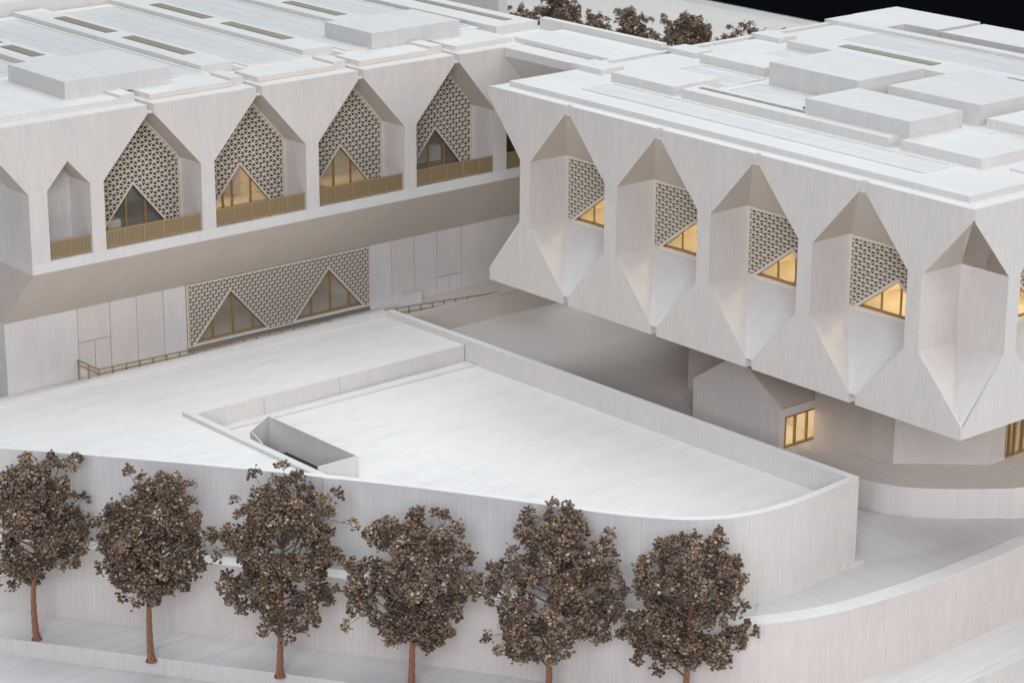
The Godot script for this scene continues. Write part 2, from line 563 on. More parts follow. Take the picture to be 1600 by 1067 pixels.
func make_ground() -> void:
	var ow := PackedVector2Array([Vector2(1.7, 1.05), Vector2(1.2, 1.135), Vector2(0.92, 1.158), Vector2(0.6884, 1.1641), Vector2(0.5515, 1.1610), Vector2(0.4359, 1.1467), Vector2(0.3306, 1.1239), Vector2(0.2376, 1.0867), Vector2(0.1801, 1.0364), Vector2(0.1156, 0.9562), Vector2(0.0781, 0.8975), Vector2(-0.0089, 0.7572), Vector2(-0.0902, 0.6269), Vector2(-0.1526, 0.5337), Vector2(-0.2073, 0.4549), Vector2(-0.2812, 0.3458), Vector2(-0.3248, 0.2814), Vector2(-0.3959, 0.1787), Vector2(-0.55, -0.03), Vector2(-1.1, -0.75)])
	wall_out = smooth(ow, 6)
	var inner := offset(wall_out, -0.0265)
	var n := wall_out.size()
	var top := PackedFloat32Array()
	var low := PackedFloat32Array()
	for p in wall_out:
		var y := -0.55 + 0.018 * smoothstep(0.28, 0.72, p.x)
		top.append(y)
		low.append(y - 0.111)
	var m := mb()
	var w := Node3D.new()
	w.name = "boundary_wall"
	add_child(w)
	panelled(w, wall_out, inner, top, -0.72, 17, "boundary")
	coping(w, wall_out, inner, top)
	tag(w, "long low curved white wall with a broad flat top behind the front row of trees", "wall")
	# pavement and the road below its kerb
	var kerb := offset(wall_out, 0.088)
	m = mb()
	for i in n - 1:
		quad(m, Vector3(wall_out[i].x, low[i], wall_out[i].y), Vector3(wall_out[i + 1].x, low[i + 1], wall_out[i + 1].y), Vector3(kerb[i + 1].x, low[i + 1], kerb[i + 1].y), Vector3(kerb[i].x, low[i], kerb[i].y), Vector3.UP)
	var pv := structure("pavement", m, "pavement")
	# the kerb stones, each a piece
	var run := PackedVector2Array()
	var runy := PackedFloat32Array()
	for i in n:
		if kerb[i].x < 1.0 and kerb[i].y > -0.2:
			run.append(kerb[i])
			runy.append(low[i])
	var inn := offset(run, -0.0022)
	var i0 := 0
	while i0 < run.size() - 1:
		var i1 := mini(i0 + 5, run.size() - 1)
		m = mb()
		var a := run.slice(i0, i1 + 1)
		var b := inn.slice(i0, i1 + 1)
		var tt := PackedFloat32Array()
		for k in range(i0, i1 + 1):
			tt.append(runy[k] + 0.0005)
		# a hair of a joint between neighbours
		a[-1] = a[-1].lerp(a[-2], 0.02)
		b[-1] = b[-1].lerp(b[-2], 0.02)
		curved_wall(m, a, b, tt, const_f(a.size(), -0.70))
		put("kerb_stone", m, "curved", pv)
		i0 = i1
	m = mb()
	var road := PackedVector2Array([Vector2(-4, -3), Vector2(4, -3), Vector2(4, 3.0), Vector2(-4, 3.0)])
	flat(m, road, -0.686, 0.02)
	structure("road", m, "pavement")
	# far ground plate behind the buildings
	m = mb()
	flat(m, PackedVector2Array([Vector2(0.9, -4.2), Vector2(3.434, -4.2), Vector2(3.434, 1.9), Vector2(1.5, 1.9), Vector2(1.5, -0.3), Vector2(0.9, -0.3)]), -0.56, 0.05)
	structure("ground", m, "floor")
	# courtyard terrace, its rounded edge, and the lower forecourt
	var edge := smooth(PackedVector2Array([Vector2(0.565, 0.80), Vector2(0.588, 0.873), Vector2(0.6028, 0.9276), Vector2(0.6124, 0.9622), Vector2(0.6304, 0.9952), Vector2(0.655, 1.0221), Vector2(0.6825, 1.0465), Vector2(0.7191, 1.0751), Vector2(0.7597, 1.1005), Vector2(0.86, 1.125), Vector2(1.2, 1.13)]), 5)
	var poly := PackedVector2Array([Vector2(1.2, -0.012), Vector2(0.50, -0.012), Vector2(0.50, 0.80)])
	poly.append_array(edge)
	m = mb()
	prism(m, poly, Vector3(0, YC, 0), Vector3.RIGHT, Vector3.BACK, Vector3.DOWN, 0.14)
	structure("courtyard_terrace", m, "floor")
	# the forecourt dips towards the podium's sharp corner
	m = mb()
	var fa := [Vector3(0.50, -0.530, 0.78), Vector3(0.595, -0.526, 0.90), Vector3(0.605, -0.526, 0.95), Vector3(0.625, -0.526, 0.995), Vector3(0.668, -0.526, 1.036), Vector3(0.735, -0.526, 1.085), Vector3(1.2, -0.526, 1.12)]
	var mid := [Vector3(0.40, -0.552, 0.95), Vector3(0.465, -0.551, 1.0), Vector3(0.51, -0.5475, 1.04), Vector3(0.555, -0.541, 1.065), Vector3(0.62, -0.5345, 1.090), Vector3(0.72, -0.530, 1.112), Vector3(1.2, -0.530, 1.13)]
	var ga := [Vector3(0.238, -0.5516, 1.070), Vector3(0.336, -0.5510, 1.110), Vector3(0.4300, -0.5485, 1.136), Vector3(0.5000, -0.5450, 1.148), Vector3(0.5900, -0.5395, 1.152), Vector3(0.7243, -0.5340, 1.152), Vector3(1.2, -0.5335, 1.13)]
	for i in 6:
		quad(m, fa[i], fa[i + 1], mid[i + 1], mid[i], Vector3.UP)
		quad(m, mid[i], mid[i + 1], ga[i + 1], ga[i], Vector3.UP)
	# and runs on as a narrow strip between the podium and the boundary wall
	for i in n - 1:
		if inner[i].x < 0.32 and inner[i].y > -0.1:
			var out0 := inner[i].lerp(wall_out[i], 0.4)
			var out1 := inner[i + 1].lerp(wall_out[i + 1], 0.4)
			var in0 := inner[i] + (inner[i] - wall_out[i]) * 2.2
			var in1 := inner[i + 1] + (inner[i + 1] - wall_out[i + 1]) * 2.2
			quad(m, Vector3(out0.x, -0.5540, out0.y), Vector3(out1.x, -0.5540, out1.y), Vector3(in1.x, -0.5540, in1.y), Vector3(in0.x, -0.5540, in0.y), Vector3.UP)
	structure("forecourt", m, "forecourt")

# ---------------------------------------------------------------- the podium
func deck_y(x: float, z: float) -> float:
	var f := (x + 0.378) * 0.792 - (z - 0.17) * 0.61
	return -0.4240 - 0.0085 * maxf(f, 0.0)

func make_podium() -> void:
	var t := thing("podium", "large white wedge shaped podium with a sunken roof and curved front wall", "building")
	var front := smooth(PackedVector2Array([Vector2(0.4866, 1.0266), Vector2(0.4228, 1.0340), Vector2(0.3559, 1.0385), Vector2(0.294, 1.0350), Vector2(0.2448, 1.0230), Vector2(0.199, 0.9960), Vector2(0.1644, 0.9600), Vector2(0.1258, 0.9069), Vector2(0.0825, 0.8312), Vector2(0.0369, 0.7517), Vector2(-0.0203, 0.6582), Vector2(-0.0931, 0.5482), Vector2(-0.1371, 0.4838), Vector2(-0.2056, 0.3890), Vector2(-0.2611, 0.3151), Vector2(-0.3173, 0.2423), Vector2(-0.3782, 0.1654), Vector2(-0.52, -0.012)]), 5)
	podium_front = front
	var inner := offset(front, -0.011)
	var n := front.size()
	# walls
	var m := mb()
	panelled(t, front, inner, const_f(n, YP), -0.70, 13, "curved")
	coping(t, front, inner, const_f(n, YP))
	var sa := PackedVector2Array([Vector2(0.4647, -0.0099), Vector2(0.4866, 1.0266)])
	coping(t, sa, PackedVector2Array([Vector2(0.4542, -0.0099), Vector2(0.4760, 1.0285)]), const_f(2, YP - 0.0003))
	m = mb()
	prism(m, PackedVector2Array([Vector2(0.4647, -0.0099), Vector2(0.4866, 1.0266), Vector2(0.4760, 1.0280), Vector2(0.4542, -0.0099)]), Vector3(0, YP - 0.0003, 0), Vector3.RIGHT, Vector3.BACK, Vector3.DOWN, 0.29)
	put("side_wall", m, "wall_b", t)
	m = mb()
	box(m, -0.52, 0.4542, -0.62, YP, -0.0215, -0.0099)
	put("back_wall", m, "wall_b", t)
	# a small plinth at the foot of the sharp corner
	m = mb()
	box(m, 0.470, 0.497, -0.60, -0.5440, 1.018, 1.0345)
	put("corner_block", m, "curved", t)
	# the upper deck: the strip at the back and all the left, up to the frame of the sunken roof
	var deck := PackedVector2Array([Vector2(0.4545, -0.0099), Vector2(0.458, 0.193), Vector2(-0.0745, 0.2050), Vector2(-0.0905, 0.5540)])
	for i in n:
		if inner[i].x < -0.0945 and inner[i].y > 0.01:
			deck.append(inner[i])
	deck.append(Vector2(-0.51, -0.0099))
	m = mb()
	var idx := Geometry2D.triangulate_polygon(deck)
	for i in range(0, idx.size(), 3):
		var q := []
		for k in 3:
			var d := deck[idx[i + k]]
			q.append(Vector3(d.x, deck_y(d.x, d.y), d.y))
		tri(m, q[0], q[1], q[2], Vector3.UP)
	put("upper_roof", m, "podium_top", t)
	# face of the step, with the board joint
	for s in [[-0.0745, 0.055], [0.0556, 0.2], [0.2006, 0.457]]:
		m = mb()
		var za: float = 0.2050 - (s[0] + 0.0745) * 0.0225
		var zb: float = 0.2050 - (s[1] + 0.0745) * 0.0225
		quad(m, Vector3(s[0], deck_y(s[0], za), za), Vector3(s[1], deck_y(s[1], zb), zb), Vector3(s[1], -0.475, zb), Vector3(s[0], -0.475, za), Vector3.BACK)
		quad(m, Vector3(s[0], deck_y(s[0], za), za), Vector3(s[0], -0.475, za), Vector3(s[0], -0.475, za - 0.004), Vector3(s[0], deck_y(s[0], za), za - 0.004), Vector3.LEFT)
		put("step_face", m, "pale", t)
	# sunken roof
	var pan := PackedVector2Array([Vector2(-0.080, 0.20), Vector2(0.462, 0.19), Vector2(0.478, 1.022)])
	for i in n:
		if front[i].x > -0.085 and front[i].x < 0.45:
			pan.append(inner[i].lerp(front[i], 0.3))
	pan.append(Vector2(-0.080, 0.55))
	m = mb()
	for piece in Geometry2D.clip_polygons(pan, PackedVector2Array([Vector2(-0.10, 0.40), Vector2(-0.0745, 0.3866), Vector2(-0.0575, 0.331), Vector2(-0.001, 0.2945), Vector2(0.0, 0.513), Vector2(-0.10, 0.513)])):
		flat(m, piece, -0.4585, 0.01)
	put("sunken_roof", m, "podium_top", t)
	m = mb()
	box(m, -0.068, 0.456, -0.4584, -0.4555, 0.2012, 0.2220)
	put("step_plinth", m, "pale", t)
	# the frame that closes the sunken roof on the left
	m = mb()
	prism(m, PackedVector2Array([Vector2(-0.0905, 0.1995), Vector2(-0.0785, 0.2050), Vector2(-0.0775, 0.5720), Vector2(-0.0905, 0.5560)]), Vector3(0, -0.4195, 0), Vector3.RIGHT, Vector3.BACK, Vector3.DOWN, 0.06)
	put("roof_frame", m, "top", t)
	# a few specks of dust on the roofs
	m = mb()
	var dr := RandomNumberGenerator.new()
	dr.seed = 9
	for i in 9:
		var sx := dr.randf_range(-0.2, 0.42)
		var sz := dr.randf_range(0.03, 0.8)
		var low_part := sz > 0.225 and sx > -0.06
		if sz > 0.23 and not low_part or sz < 0.225 and sz > 0.17:
			continue
		var sy := -0.4585 if low_part else deck_y(sx, sz)
		if low_part and (sx - 0.0369) * 0.8 - (sz - 0.7517) * 0.6 < 0.02:
			continue
		var sr := dr.randf_range(0.0005, 0.0009)
		box(m, sx - sr, sx + sr, sy - 0.0002, sy + sr * 0.8, sz - sr * 0.7, sz + sr * 0.7)
	var dust := put("dust", m, "joint", t)
	dust.set_meta("kind", "stuff")
	# light well: walls that stand in the sunken roof
	var wt := YP
	var well := mb()
	prism(well, PackedVector2Array([Vector2(-0.0012, 0.2930), Vector2(0.0012, 0.2930), Vector2(0.0012, 0.5150), Vector2(-0.0012, 0.5150)]), Vector3(0, wt, 0), Vector3.RIGHT, Vector3.BACK, Vector3.DOWN, 0.0585)
	prism(well, PackedVector2Array([Vector2(-0.0690, 0.5126), Vector2(-0.0013, 0.5126), Vector2(-0.0013, 0.5150), Vector2(-0.0690, 0.5150)]), Vector3(0, wt, 0), Vector3.RIGHT, Vector3.BACK, Vector3.DOWN, 0.0585)
	prism(well, PackedVector2Array([Vector2(-0.0013, 0.2930), Vector2(-0.0013, 0.2952), Vector2(-0.0570, 0.3322), Vector2(-0.0580, 0.3302)]), Vector3(0, wt, 0), Vector3.RIGHT, Vector3.BACK, Vector3.DOWN, 0.0585)
	prism(well, PackedVector2Array([Vector2(-0.0581, 0.3303), Vector2(-0.0571, 0.3323), Vector2(-0.0742, 0.3866), Vector2(-0.0760, 0.3866)]), Vector3(0, wt, 0), Vector3.RIGHT, Vector3.BACK, Vector3.DOWN, 0.0585)
	var lw := put("light_well", well, "pale", t)
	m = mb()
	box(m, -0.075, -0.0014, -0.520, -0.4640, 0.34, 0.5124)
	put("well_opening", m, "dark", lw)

# ---------------------------------------------------------------- the left building
func make_left_building() -> void:
	var t := thing("gallery_building", "white model building with four tall pointed arches over a gallery balustrade", "building")
	var U := Vector3.RIGHT
	var V := Vector3.UP
	var D := 0.059
	# front pieces between the notches
	for k in range(1, 4):
		var c := (k - 0.5) * L
		var m := mb()
		prism(m, PackedVector2Array([Vector2(-0.1 + HW, 0), Vector2(0.1 - HW, 0), Vector2(0.1 - HW, NB), Vector2(0.0125, SPR), Vector2(0.0125, -0.2147), Vector2(-0.0125, -0.2147), Vector2(-0.0125, SPR), Vector2(-0.1 + HW, NB)]), Vector3(c, 0, 0), U, V, Vector3.FORWARD, D)
		put("front_panel", m, "wall", t)
	var e := mb()
	prism(e, PackedVector2Array([Vector2(-0.29, 0), Vector2(-HW, 0), Vector2(-HW, NB), Vector2(-0.0875, SPR), Vector2(-0.0875, -0.2147), Vector2(-0.1111, -0.2147), Vector2(-0.1111, SPR), Vector2(-0.1478, -0.0652), Vector2(-0.1845, SPR), Vector2(-0.1845, -0.2147), Vector2(-0.2161, -0.2147), Vector2(-0.2161, -0.1070), Vector2(-0.29, -0.0165)]), Vector3.ZERO, U, V, Vector3.FORWARD, D)
	put("front_panel", e, "wall", t)
	e = mb()
	prism(e, PackedVector2Array([Vector2(0.6 + HW, 0), Vector2(XA, 0), Vector2(XA, NB), Vector2(0.79, -0.112), Vector2(0.79, -0.118), Vector2(0.7085, -0.118), Vector2(0.7085, -0.2147), Vector2(0.6825, -0.2147), Vector2(0.6825, SPR), Vector2(0.6 + HW, NB)]), Vector3.ZERO, U, V, Vector3.FORWARD, D)
	put("front_panel", e, "wall", t)
	# the raking undersides of the arches, thin sheets with the brown shade put into their colour
	for k in 4:
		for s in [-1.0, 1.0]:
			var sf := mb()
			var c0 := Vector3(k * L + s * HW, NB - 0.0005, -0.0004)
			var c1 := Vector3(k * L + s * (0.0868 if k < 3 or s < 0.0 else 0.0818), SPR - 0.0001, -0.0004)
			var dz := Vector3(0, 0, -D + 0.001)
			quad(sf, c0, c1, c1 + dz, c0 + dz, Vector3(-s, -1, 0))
			put("arch_soffit_shade", sf, "shade_brown_wall", t)
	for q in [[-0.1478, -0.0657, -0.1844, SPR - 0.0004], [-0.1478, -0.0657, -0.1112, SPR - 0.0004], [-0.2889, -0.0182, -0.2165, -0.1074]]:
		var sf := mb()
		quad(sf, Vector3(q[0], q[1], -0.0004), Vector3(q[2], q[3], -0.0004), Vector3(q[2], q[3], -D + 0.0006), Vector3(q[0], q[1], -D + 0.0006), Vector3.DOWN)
		put("arch_soffit_shade", sf, "shade_brown_wall", t)
	# slot floors under the notches
	for k in 4:
		part_box("notch_floor", t, "wall_b", k * L - HW, k * L + HW, NB, NB + 0.0025, -D, -0.0035)
	# ledge, raking soffit and the wall behind, one profile drawn along the front
	var m2 := mb()
	box(m2, -0.2161, 0.86, -0.2305, -0.2147, -0.062, 0.0)
	put("ledge", m2, "pale", t)
	m2 = mb()
	prism(m2, PackedVector2Array([Vector2(0, -0.2306), Vector2(-0.095, -0.3293), Vector2(-0.30, -0.3293), Vector2(-0.30, -0.2306)]), Vector3(-0.2160, 0, 0), Vector3.BACK, V, U, 1.076)
	put("raking_soffit", m2, "shade_brown_wall", t)  # its brown is painted shade
	part_box("end_wall", t, "wall_b", -0.2161, -0.2141, -0.2305, -0.0125, -0.74, -0.0622)
	part_box("end_wall", t, "wall_b", -0.2164, -0.2159, -0.66, -0.3294, -0.3008, -0.1016)
	part_box("end_wall", t, "wall_b", -0.2161, -0.2120, -0.66, -0.2306, -0.74, -0.301)
	# lower wall of separate boards with open joints over a dark backing
	part_box("lower_backing", t, "joint", -0.2158, 0.115, -0.66, -0.3294, -0.30, -0.1015)
	part_box("lower_backing", t, "joint", 0.4860, 0.86, -0.66, -0.3294, -0.30, -0.1015)
	part_box("lower_backing", t, "joint", 0.1151, 0.4859, -0.66, -0.4379, -0.30, -0.1015)
	var joints := [-0.2161, -0.0877, -0.0290, 0.0206, 0.0708, 0.1140]
	var tones := ["pale", "wall", "pink", "wall", "pale"]
	for i in 5:
		if i == 1:
			part_box("wall_board", t, tones[i], joints[i] + 0.0005, joints[i + 1] - 0.0005, -0.3875, -0.3294, -0.1015, -0.0993)
			for s in 2:
				var a: float = lerpf(joints[i], joints[i + 1], 0.5 * s)
				part_box("service_door", t, "pink", a + 0.0006, a + 0.0288, -0.46, -0.3886, -0.1015, -0.0997)
		else:
			part_box("wall_board", t, tones[i], joints[i] + 0.0005, joints[i + 1] - 0.0005, -0.66, -0.3294, -0.1015, -0.0993 - 0.0002 * (i % 2))
	joints = [0.4870, 0.5338, 0.5833, 0.6325, 0.6893, 0.86]
	tones = ["pale", "wall", "pink", "wall", "wall"]
	for i in 5:
		if i == 3:
			part_box("wall_board", t, tones[i], joints[i] + 0.0005, joints[i + 1] - 0.0005, -0.4150, -0.3294, -0.1015, -0.0993)
			for s in 2:
				var a: float = lerpf(joints[i], joints[i + 1], 0.5 * s)
				part_box("service_door", t, "pink", a + 0.0006, a + 0.0280, -0.47, -0.4162, -0.1015, -0.0997)
		else:
			part_box("wall_board", t, tones[i], joints[i] + 0.0005, joints[i + 1] - 0.0005, -0.66, -0.3294, -0.1015, -0.0993 - 0.0002 * (i % 2))
	# the low fretted screen with two pointed windows
	var sl := 1.10
	var reg := PackedVector2Array([Vector2(0.1145, -0.3312), Vector2(0.4867, -0.3312), Vector2(0.4867, -0.4379), Vector2(0.4730, -0.4379), Vector2(0.3985, -0.4379 + 0.0745 * sl), Vector2(0.3240, -0.4379), Vector2(0.2744, -0.4379), Vector2(0.1999, -0.4379 + 0.0745 * sl), Vector2(0.1254, -0.4379), Vector2(0.1145, -0.4379)])
	screen(t, reg, 0.0111, sl, 0.0015, 0.0026, Vector3(0, 0, -0.0993), U, V, Vector3.BACK, Vector2(0.1999, -0.4379), "broad fretted screen with two pointed openings below the raking soffit")
	e = mb()
	prism(e, reg, Vector3(0, 0, -0.1030), U, V, Vector3.FORWARD, 0.001)
	put("screen_backing", e, "backing", t)
	for c in [0.1999, 0.3985]:
		var w := mb()
		prism(w, PackedVector2Array([Vector2(c - 0.0745, -0.4320), Vector2(c + 0.0745, -0.4320), Vector2(c, -0.3560)]), Vector3(0, 0, -0.1065), U, V, Vector3.FORWARD, 0.0006)
		var win := put("window", w, "glass", t)
		for dx in [-0.0325, 0.0072, 0.0468]:
			part_box("mullion", win, "mullion", c + dx - 0.0015, c + dx + 0.0015, -0.4320, -0.3555 - absf(dx) * sl, -0.1064, -0.1040)
		part_box("transom", win, "mullion", c - 0.014, c + 0.0056, -0.3700, -0.3680, -0.1063, -0.1042)
		part_box("transom", win, "mullion", c - 0.0745, c + 0.0745, -0.4340, -0.4310, -0.1064, -0.1036)
		part_box("window_sill", t, "pale", c - 0.0735, c + 0.0735, -0.4379, -0.4341, -0.1066, -0.0985)
	# the room behind the low screen
	room(t, 0.116, 0.485, -0.4375, -0.3300, -0.29, -0.107, "cream_dim", [])
	for x in [0.20, 0.40]:
		lamp_in(t, Vector3(x, -0.3335, -0.19), Vector3(0.02, 0.001, 0.004), 0.0005)  # weak lamps added only to lighten these two windows
	# gallery rooms behind the arches: one per bay, screens, windows, balustrades
	var glow := [0.0010, 0.0080, 0.0046, 0.0012]
	for k in 4:
		var c := k * L
		var g := 1.19
		var op := 0.0655
		var rg := PackedVector2Array([Vector2(c - 0.0875, SPR), Vector2(c - HW, NB), Vector2(c + HW, NB), Vector2(c + 0.0875, SPR), Vector2(c + 0.0875, -0.2146), Vector2(c + op, -0.2146), Vector2(c, -0.2146 + op * g), Vector2(c - op, -0.2146), Vector2(c - 0.0875, -0.2146)])
		screen(t, rg, 0.0136, 1.115, 0.0018, 0.0028, Vector3(0, 0, -0.0615), U, V, Vector3.BACK, Vector2(c, -0.2146 + op * g))
		var jx := c + (0.0825 if k < 3 else 0.0775)
		part_box("screen_jamb", t, "lattice", jx, jx + 0.0047, -0.2146, SPR - 0.0005, -0.0614, -0.0550)
		e = mb()
		prism(e, rg, Vector3(0, 0, -0.0655), U, V, Vector3.FORWARD, 0.001)
		put("screen_backing", e, "backing", t)
		var w := mb()
		prism(w, PackedVector2Array([Vector2(c - op, -0.2040), Vector2(c + op, -0.2040), Vector2(c, -0.1362)]), Vector3(0, 0, -0.0690), U, V, Vector3.FORWARD, 0.0006)
		var win := put("window", w, "glass", t)
		var bars := [-0.0455, -0.0100, 0.0250] if k != 1 else [-0.0455, -0.0300, -0.0120, 0.0240]
		for dx in bars:
			part_box("mullion", win, "mullion", c + dx - 0.0015, c + dx + 0.0015, -0.2040, -0.1362 - absf(dx) * g, -0.0689, -0.0662)
		part_box("transom", win, "mullion", c - op, c + op, -0.2075, -0.2040, -0.0689, -0.0658)
		part_box("window_sill", t, "shade_brown_wall", c - op, c + op, -0.2146, -0.2076, -0.0689, -0.0600)
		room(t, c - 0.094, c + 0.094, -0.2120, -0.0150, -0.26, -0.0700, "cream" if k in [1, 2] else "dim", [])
		lamp_in(t, Vector3(c - 0.02, -0.030, -0.155), Vector3(0.03, 0.0015, 0.004), glow[k])
		balustrade(t, c - 0.0868, c + 0.0868, -0.2145, -0.1862, -0.006)
	# fittings seen through the windows
	for i in 3:
		part_box("inner_panel", t, "mullion", 0.145 + i * 0.028, 0.1462 + i * 0.028, -0.2118, -0.06, -0.150, -0.1485)
	part_box("inner_panel", t, "cream", 0.1450, 0.2600, -0.2118, -0.1500, -0.153, -0.1505)
	e = mb()
	lattice(e, quad_poly(0.145, -0.1495, 0.2600, -0.09), 0.0052, 1.0, 0.0017, Vector3(0, 0, -0.1505), U, V, Vector3.BACK, 0.001, Vector2(0.15, -0.15))
	put("inner_screen", e, "mullion", t)
	part_box("inner_wall", t, "cream", 0.375, 0.49, -0.2118, -0.1650, -0.150, -0.146)
	part_box("inner_wall", t, "cream", 0.36, 0.39, -0.2118, -0.1200, -0.110, -0.107)
	part_box("inner_wall", t, "cream", 0.55, 0.66, -0.2118, -0.1850, -0.140, -0.120)
	part_box("inner_wall", t, "cream", -0.07, -0.015, -0.2118, -0.1930, -0.110, -0.076)
	# small niche left of the first arch
	part_box("niche_wall", t, "pale", -0.1843, -0.1113, -0.2146, -0.06, -0.0612, -0.0592)
	balustrade(t, -0.1838, -0.1118, -0.2145, -0.1862, -0.006)
	balustrade(t, 0.7092, 0.80, -0.2145, -0.1862, -0.006)
	part_box("gallery_floor", t, "pale", -0.2140, 0.86, -0.2146, -0.2141, -0.0598, -0.001)
	part_box("screen_backing", t, "backing", 0.7086, 0.82, -0.2146, -0.1181, -0.064, -0.0600)
	# roof
	part_box("roof_deck", t, "top", -0.29, XA, -0.0125, -0.0004, -0.76, -D - 0.0002)
	part_box("roof_panel", t, "top", -0.29, -0.032, -0.0004, 0.0080, -0.74, -0.032)
	part_box("roof_kerb", t, "top", -0.0318, -0.006, -0.0004, 0.0125, -0.092, -0.034)
	for k in range(0, 4):
		var x0 := k * L
		var x1 := (k + 1) * L
		if k == 3:
			part_box("roof_panel", t, "top", x0 + 0.018, 0.745, -0.0003, 0.0080, -0.74, -0.028)
		else:
			part_box("roof_panel", t, "top", x0 + 0.018, x1 - 0.030, -0.0003, 0.0080, -0.0948, -0.030)
			part_box("roof_edge", t, "edge", x0 + 0.018, x1 - 0.030, 0.0006, 0.0066, -0.0299, -0.0290)
			part_box("roof_kerb", t, "top", x1 - 0.0298, x1 - 0.006, -0.0003, 0.0125, -0.092, -0.034)
			part_box("roof_panel", t, "top", x0 + 0.040, x1 - 0.0205, -0.0003, 0.0075, -0.735, -0.095)
			roof_tray(t, x0 + 0.052, x1 - 0.030, -0.70, -0.108, 0.0085, 3, 9)
		# the raised beam with its two skylights
		var wide := 0.056 if k < 3 else 0.0
		if k < 3:
			part_box("roof_beam", t, "top", x0 - 0.020, x0 + 0.040, -0.0003, 0.0150, -0.735, -0.132)
	part_box("roof_beam", t, "top", 0.580, 0.640, -0.0003, 0.0150, -0.735, -0.25)
	part_box("roof_beam", t, "top", 0.763, 0.858, -0.0003, 0.0140, -0.80, -0.0935)
	for s in [[0.0, -0.471, -0.364], [0.0, -0.64, -0.50], [0.2, -0.640, -0.464], [0.2, -0.414, -0.224], [0.4, -0.645, -0.47], [0.4, -0.416, -0.227], [0.6, -0.516, -0.347], [0.6, -0.70, -0.55]]:
		skylight(t, s[0] + 0.0065, s[0] + 0.0310, s[1], s[2], 0.0148)
	skylight(t, 0.811, 0.831, -0.60, -0.129, 0.0138)
	part_box("roof_tray_base", t, "top", 0.645, 0.757, 0.0078, 0.0084, -0.70, -0.13)
	roof_tray(t, 0.652, 0.750, -0.70, -0.15, 0.0088, 3, 8)
	roof_tray(t, -0.165, -0.032, -0.70, -0.285, 0.0085, 3, 6)
	# plant rooms and the taller part behind
	part_box("plant_room", t, "plant", -0.101, 0.086, 0.0076, 0.0350, -0.250, -0.0785)
	part_box("plant_room", t, "plant", 0.494, 0.684, 0.0076, 0.0350, -0.228, -0.0955)
	part_box("rear_block", t, "pale", -0.6, 0.388, -0.30, 0.0320, -1.5, -0.741)
	# the link roof that runs to the second building
	var lk := mb()
	prism(lk, PackedVector2Array([Vector2(XA + 0.0006, -0.0004), Vector2(0.876, -0.0004), Vector2(0.876, -0.20), Vector2(0.79, -0.20), Vector2(0.79, -0.1125), Vector2(XA + 0.0006, NB)]), Vector3(0, 0, -0.0005), U, V, Vector3.BACK, 0.2165)
	put("link_roof", lk, "wall_b", t)
	part_box("link_deck", t, "top", XA, 0.876, -0.0120, 0.0001, -0.76, -0.0010)
	part_box("roof_panel", t, "top", 0.749, 0.862, 0.0002, 0.0080, -0.0275, 0.2155)
	part_box("roof_kerb", t, "top", 0.8625, 0.876, 0.0002, 0.0190, -0.0930, 0.2155)
	part_box("link_wall", t, "wall_b", 0.8601, 0.874, -0.66, -0.2148, -0.74, -0.06)

func room(parent: Node, x0: float, x1: float, y0: float, y1: float, z0: float, z1: float, mat: String, _lamps: Array) -> void:
	# floor, ceiling and three walls, open towards the window
	var m := mb()
	var k := 0.0015
	box(m, x0, x1, y0, y0 + k, z0, z1)
	box(m, x0, x1, y1 - k, y1, z0, z1)
	box(m, x0, x0 + k, y0 + k, y1 - k, z0, z1)
	box(m, x1 - k, x1, y0 + k, y1 - k, z0, z1)
	box(m, x0 + k, x1 - k, y0 + k, y1 - k, z0, z0 + k)
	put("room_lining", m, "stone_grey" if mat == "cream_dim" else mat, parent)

# ---------------------------------------------------------------- the cantilevered building
# one faceted recess: c the middle of its mouth on the front, u along the front, w into the building
func recess(parent: Node, c: Vector3, u: Vector3, w: Vector3, left: float, right: float, d: float, back: bool) -> void:
	var V := Vector3.UP
	var yt := SPR + 0.001
	var yb := -0.213
	var ya := NB
	var yz := -0.3030
	var s := 1.0 if right > 0.0 else 0.0
	var al := c - u * HW + V * ya
	var ar := c + u * HW * s + V * ya
	var zl := c - u * HW + V * yz
	var zr := c + u * HW * s + V * yz
	left -= 0.0003
	var lt := c - u * left + V * yt
	var lb := c - u * left + V * yb
	var blt := lt + w * d
	var blb := lb + w * d
	var brt := c + u * right + V * yt + w * d
	var brb := c + u * right + V * yb + w * d
	var m := mb()
	quad(m, lt, blt, blb, lb, u)
	put("recess_side", m, "wall", parent)
	m = mb()
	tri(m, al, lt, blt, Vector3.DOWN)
	put("recess_facet", m, "shade_brown_wall", parent)  # upper facets browner than the lower ones: shade painted in
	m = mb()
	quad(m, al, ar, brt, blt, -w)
	put("recess_facet", m, "shade_brown_wall", parent)
	m = mb()
	tri(m, zl, lb, blb, Vector3.UP)
	put("recess_facet", m, "wall", parent)
	m = mb()
	quad(m, zl, zr, brb, blb, Vector3.UP)
	put("recess_facet", m, "wall_b", parent)
	if right > 0.0:
		right -= 0.0003
		var rt := c + u * right + V * yt
		var rb := c + u * right + V * yb
		m = mb()
		quad(m, rt, brt, brb, rb, -u)
		put("recess_side", m, "wall", parent)
		m = mb()
		tri(m, ar, rt, brt, Vector3.DOWN)
		put("recess_facet", m, "shade_brown_wall", parent)
		m = mb()
		tri(m, zr, rb, brb, Vector3.UP)
		put("recess_facet", m, "wall", parent)
	if back:
		m = mb()
		quad(m, blt, brt, brb, blb, -w)
		put("recess_side", m, "wall", parent)

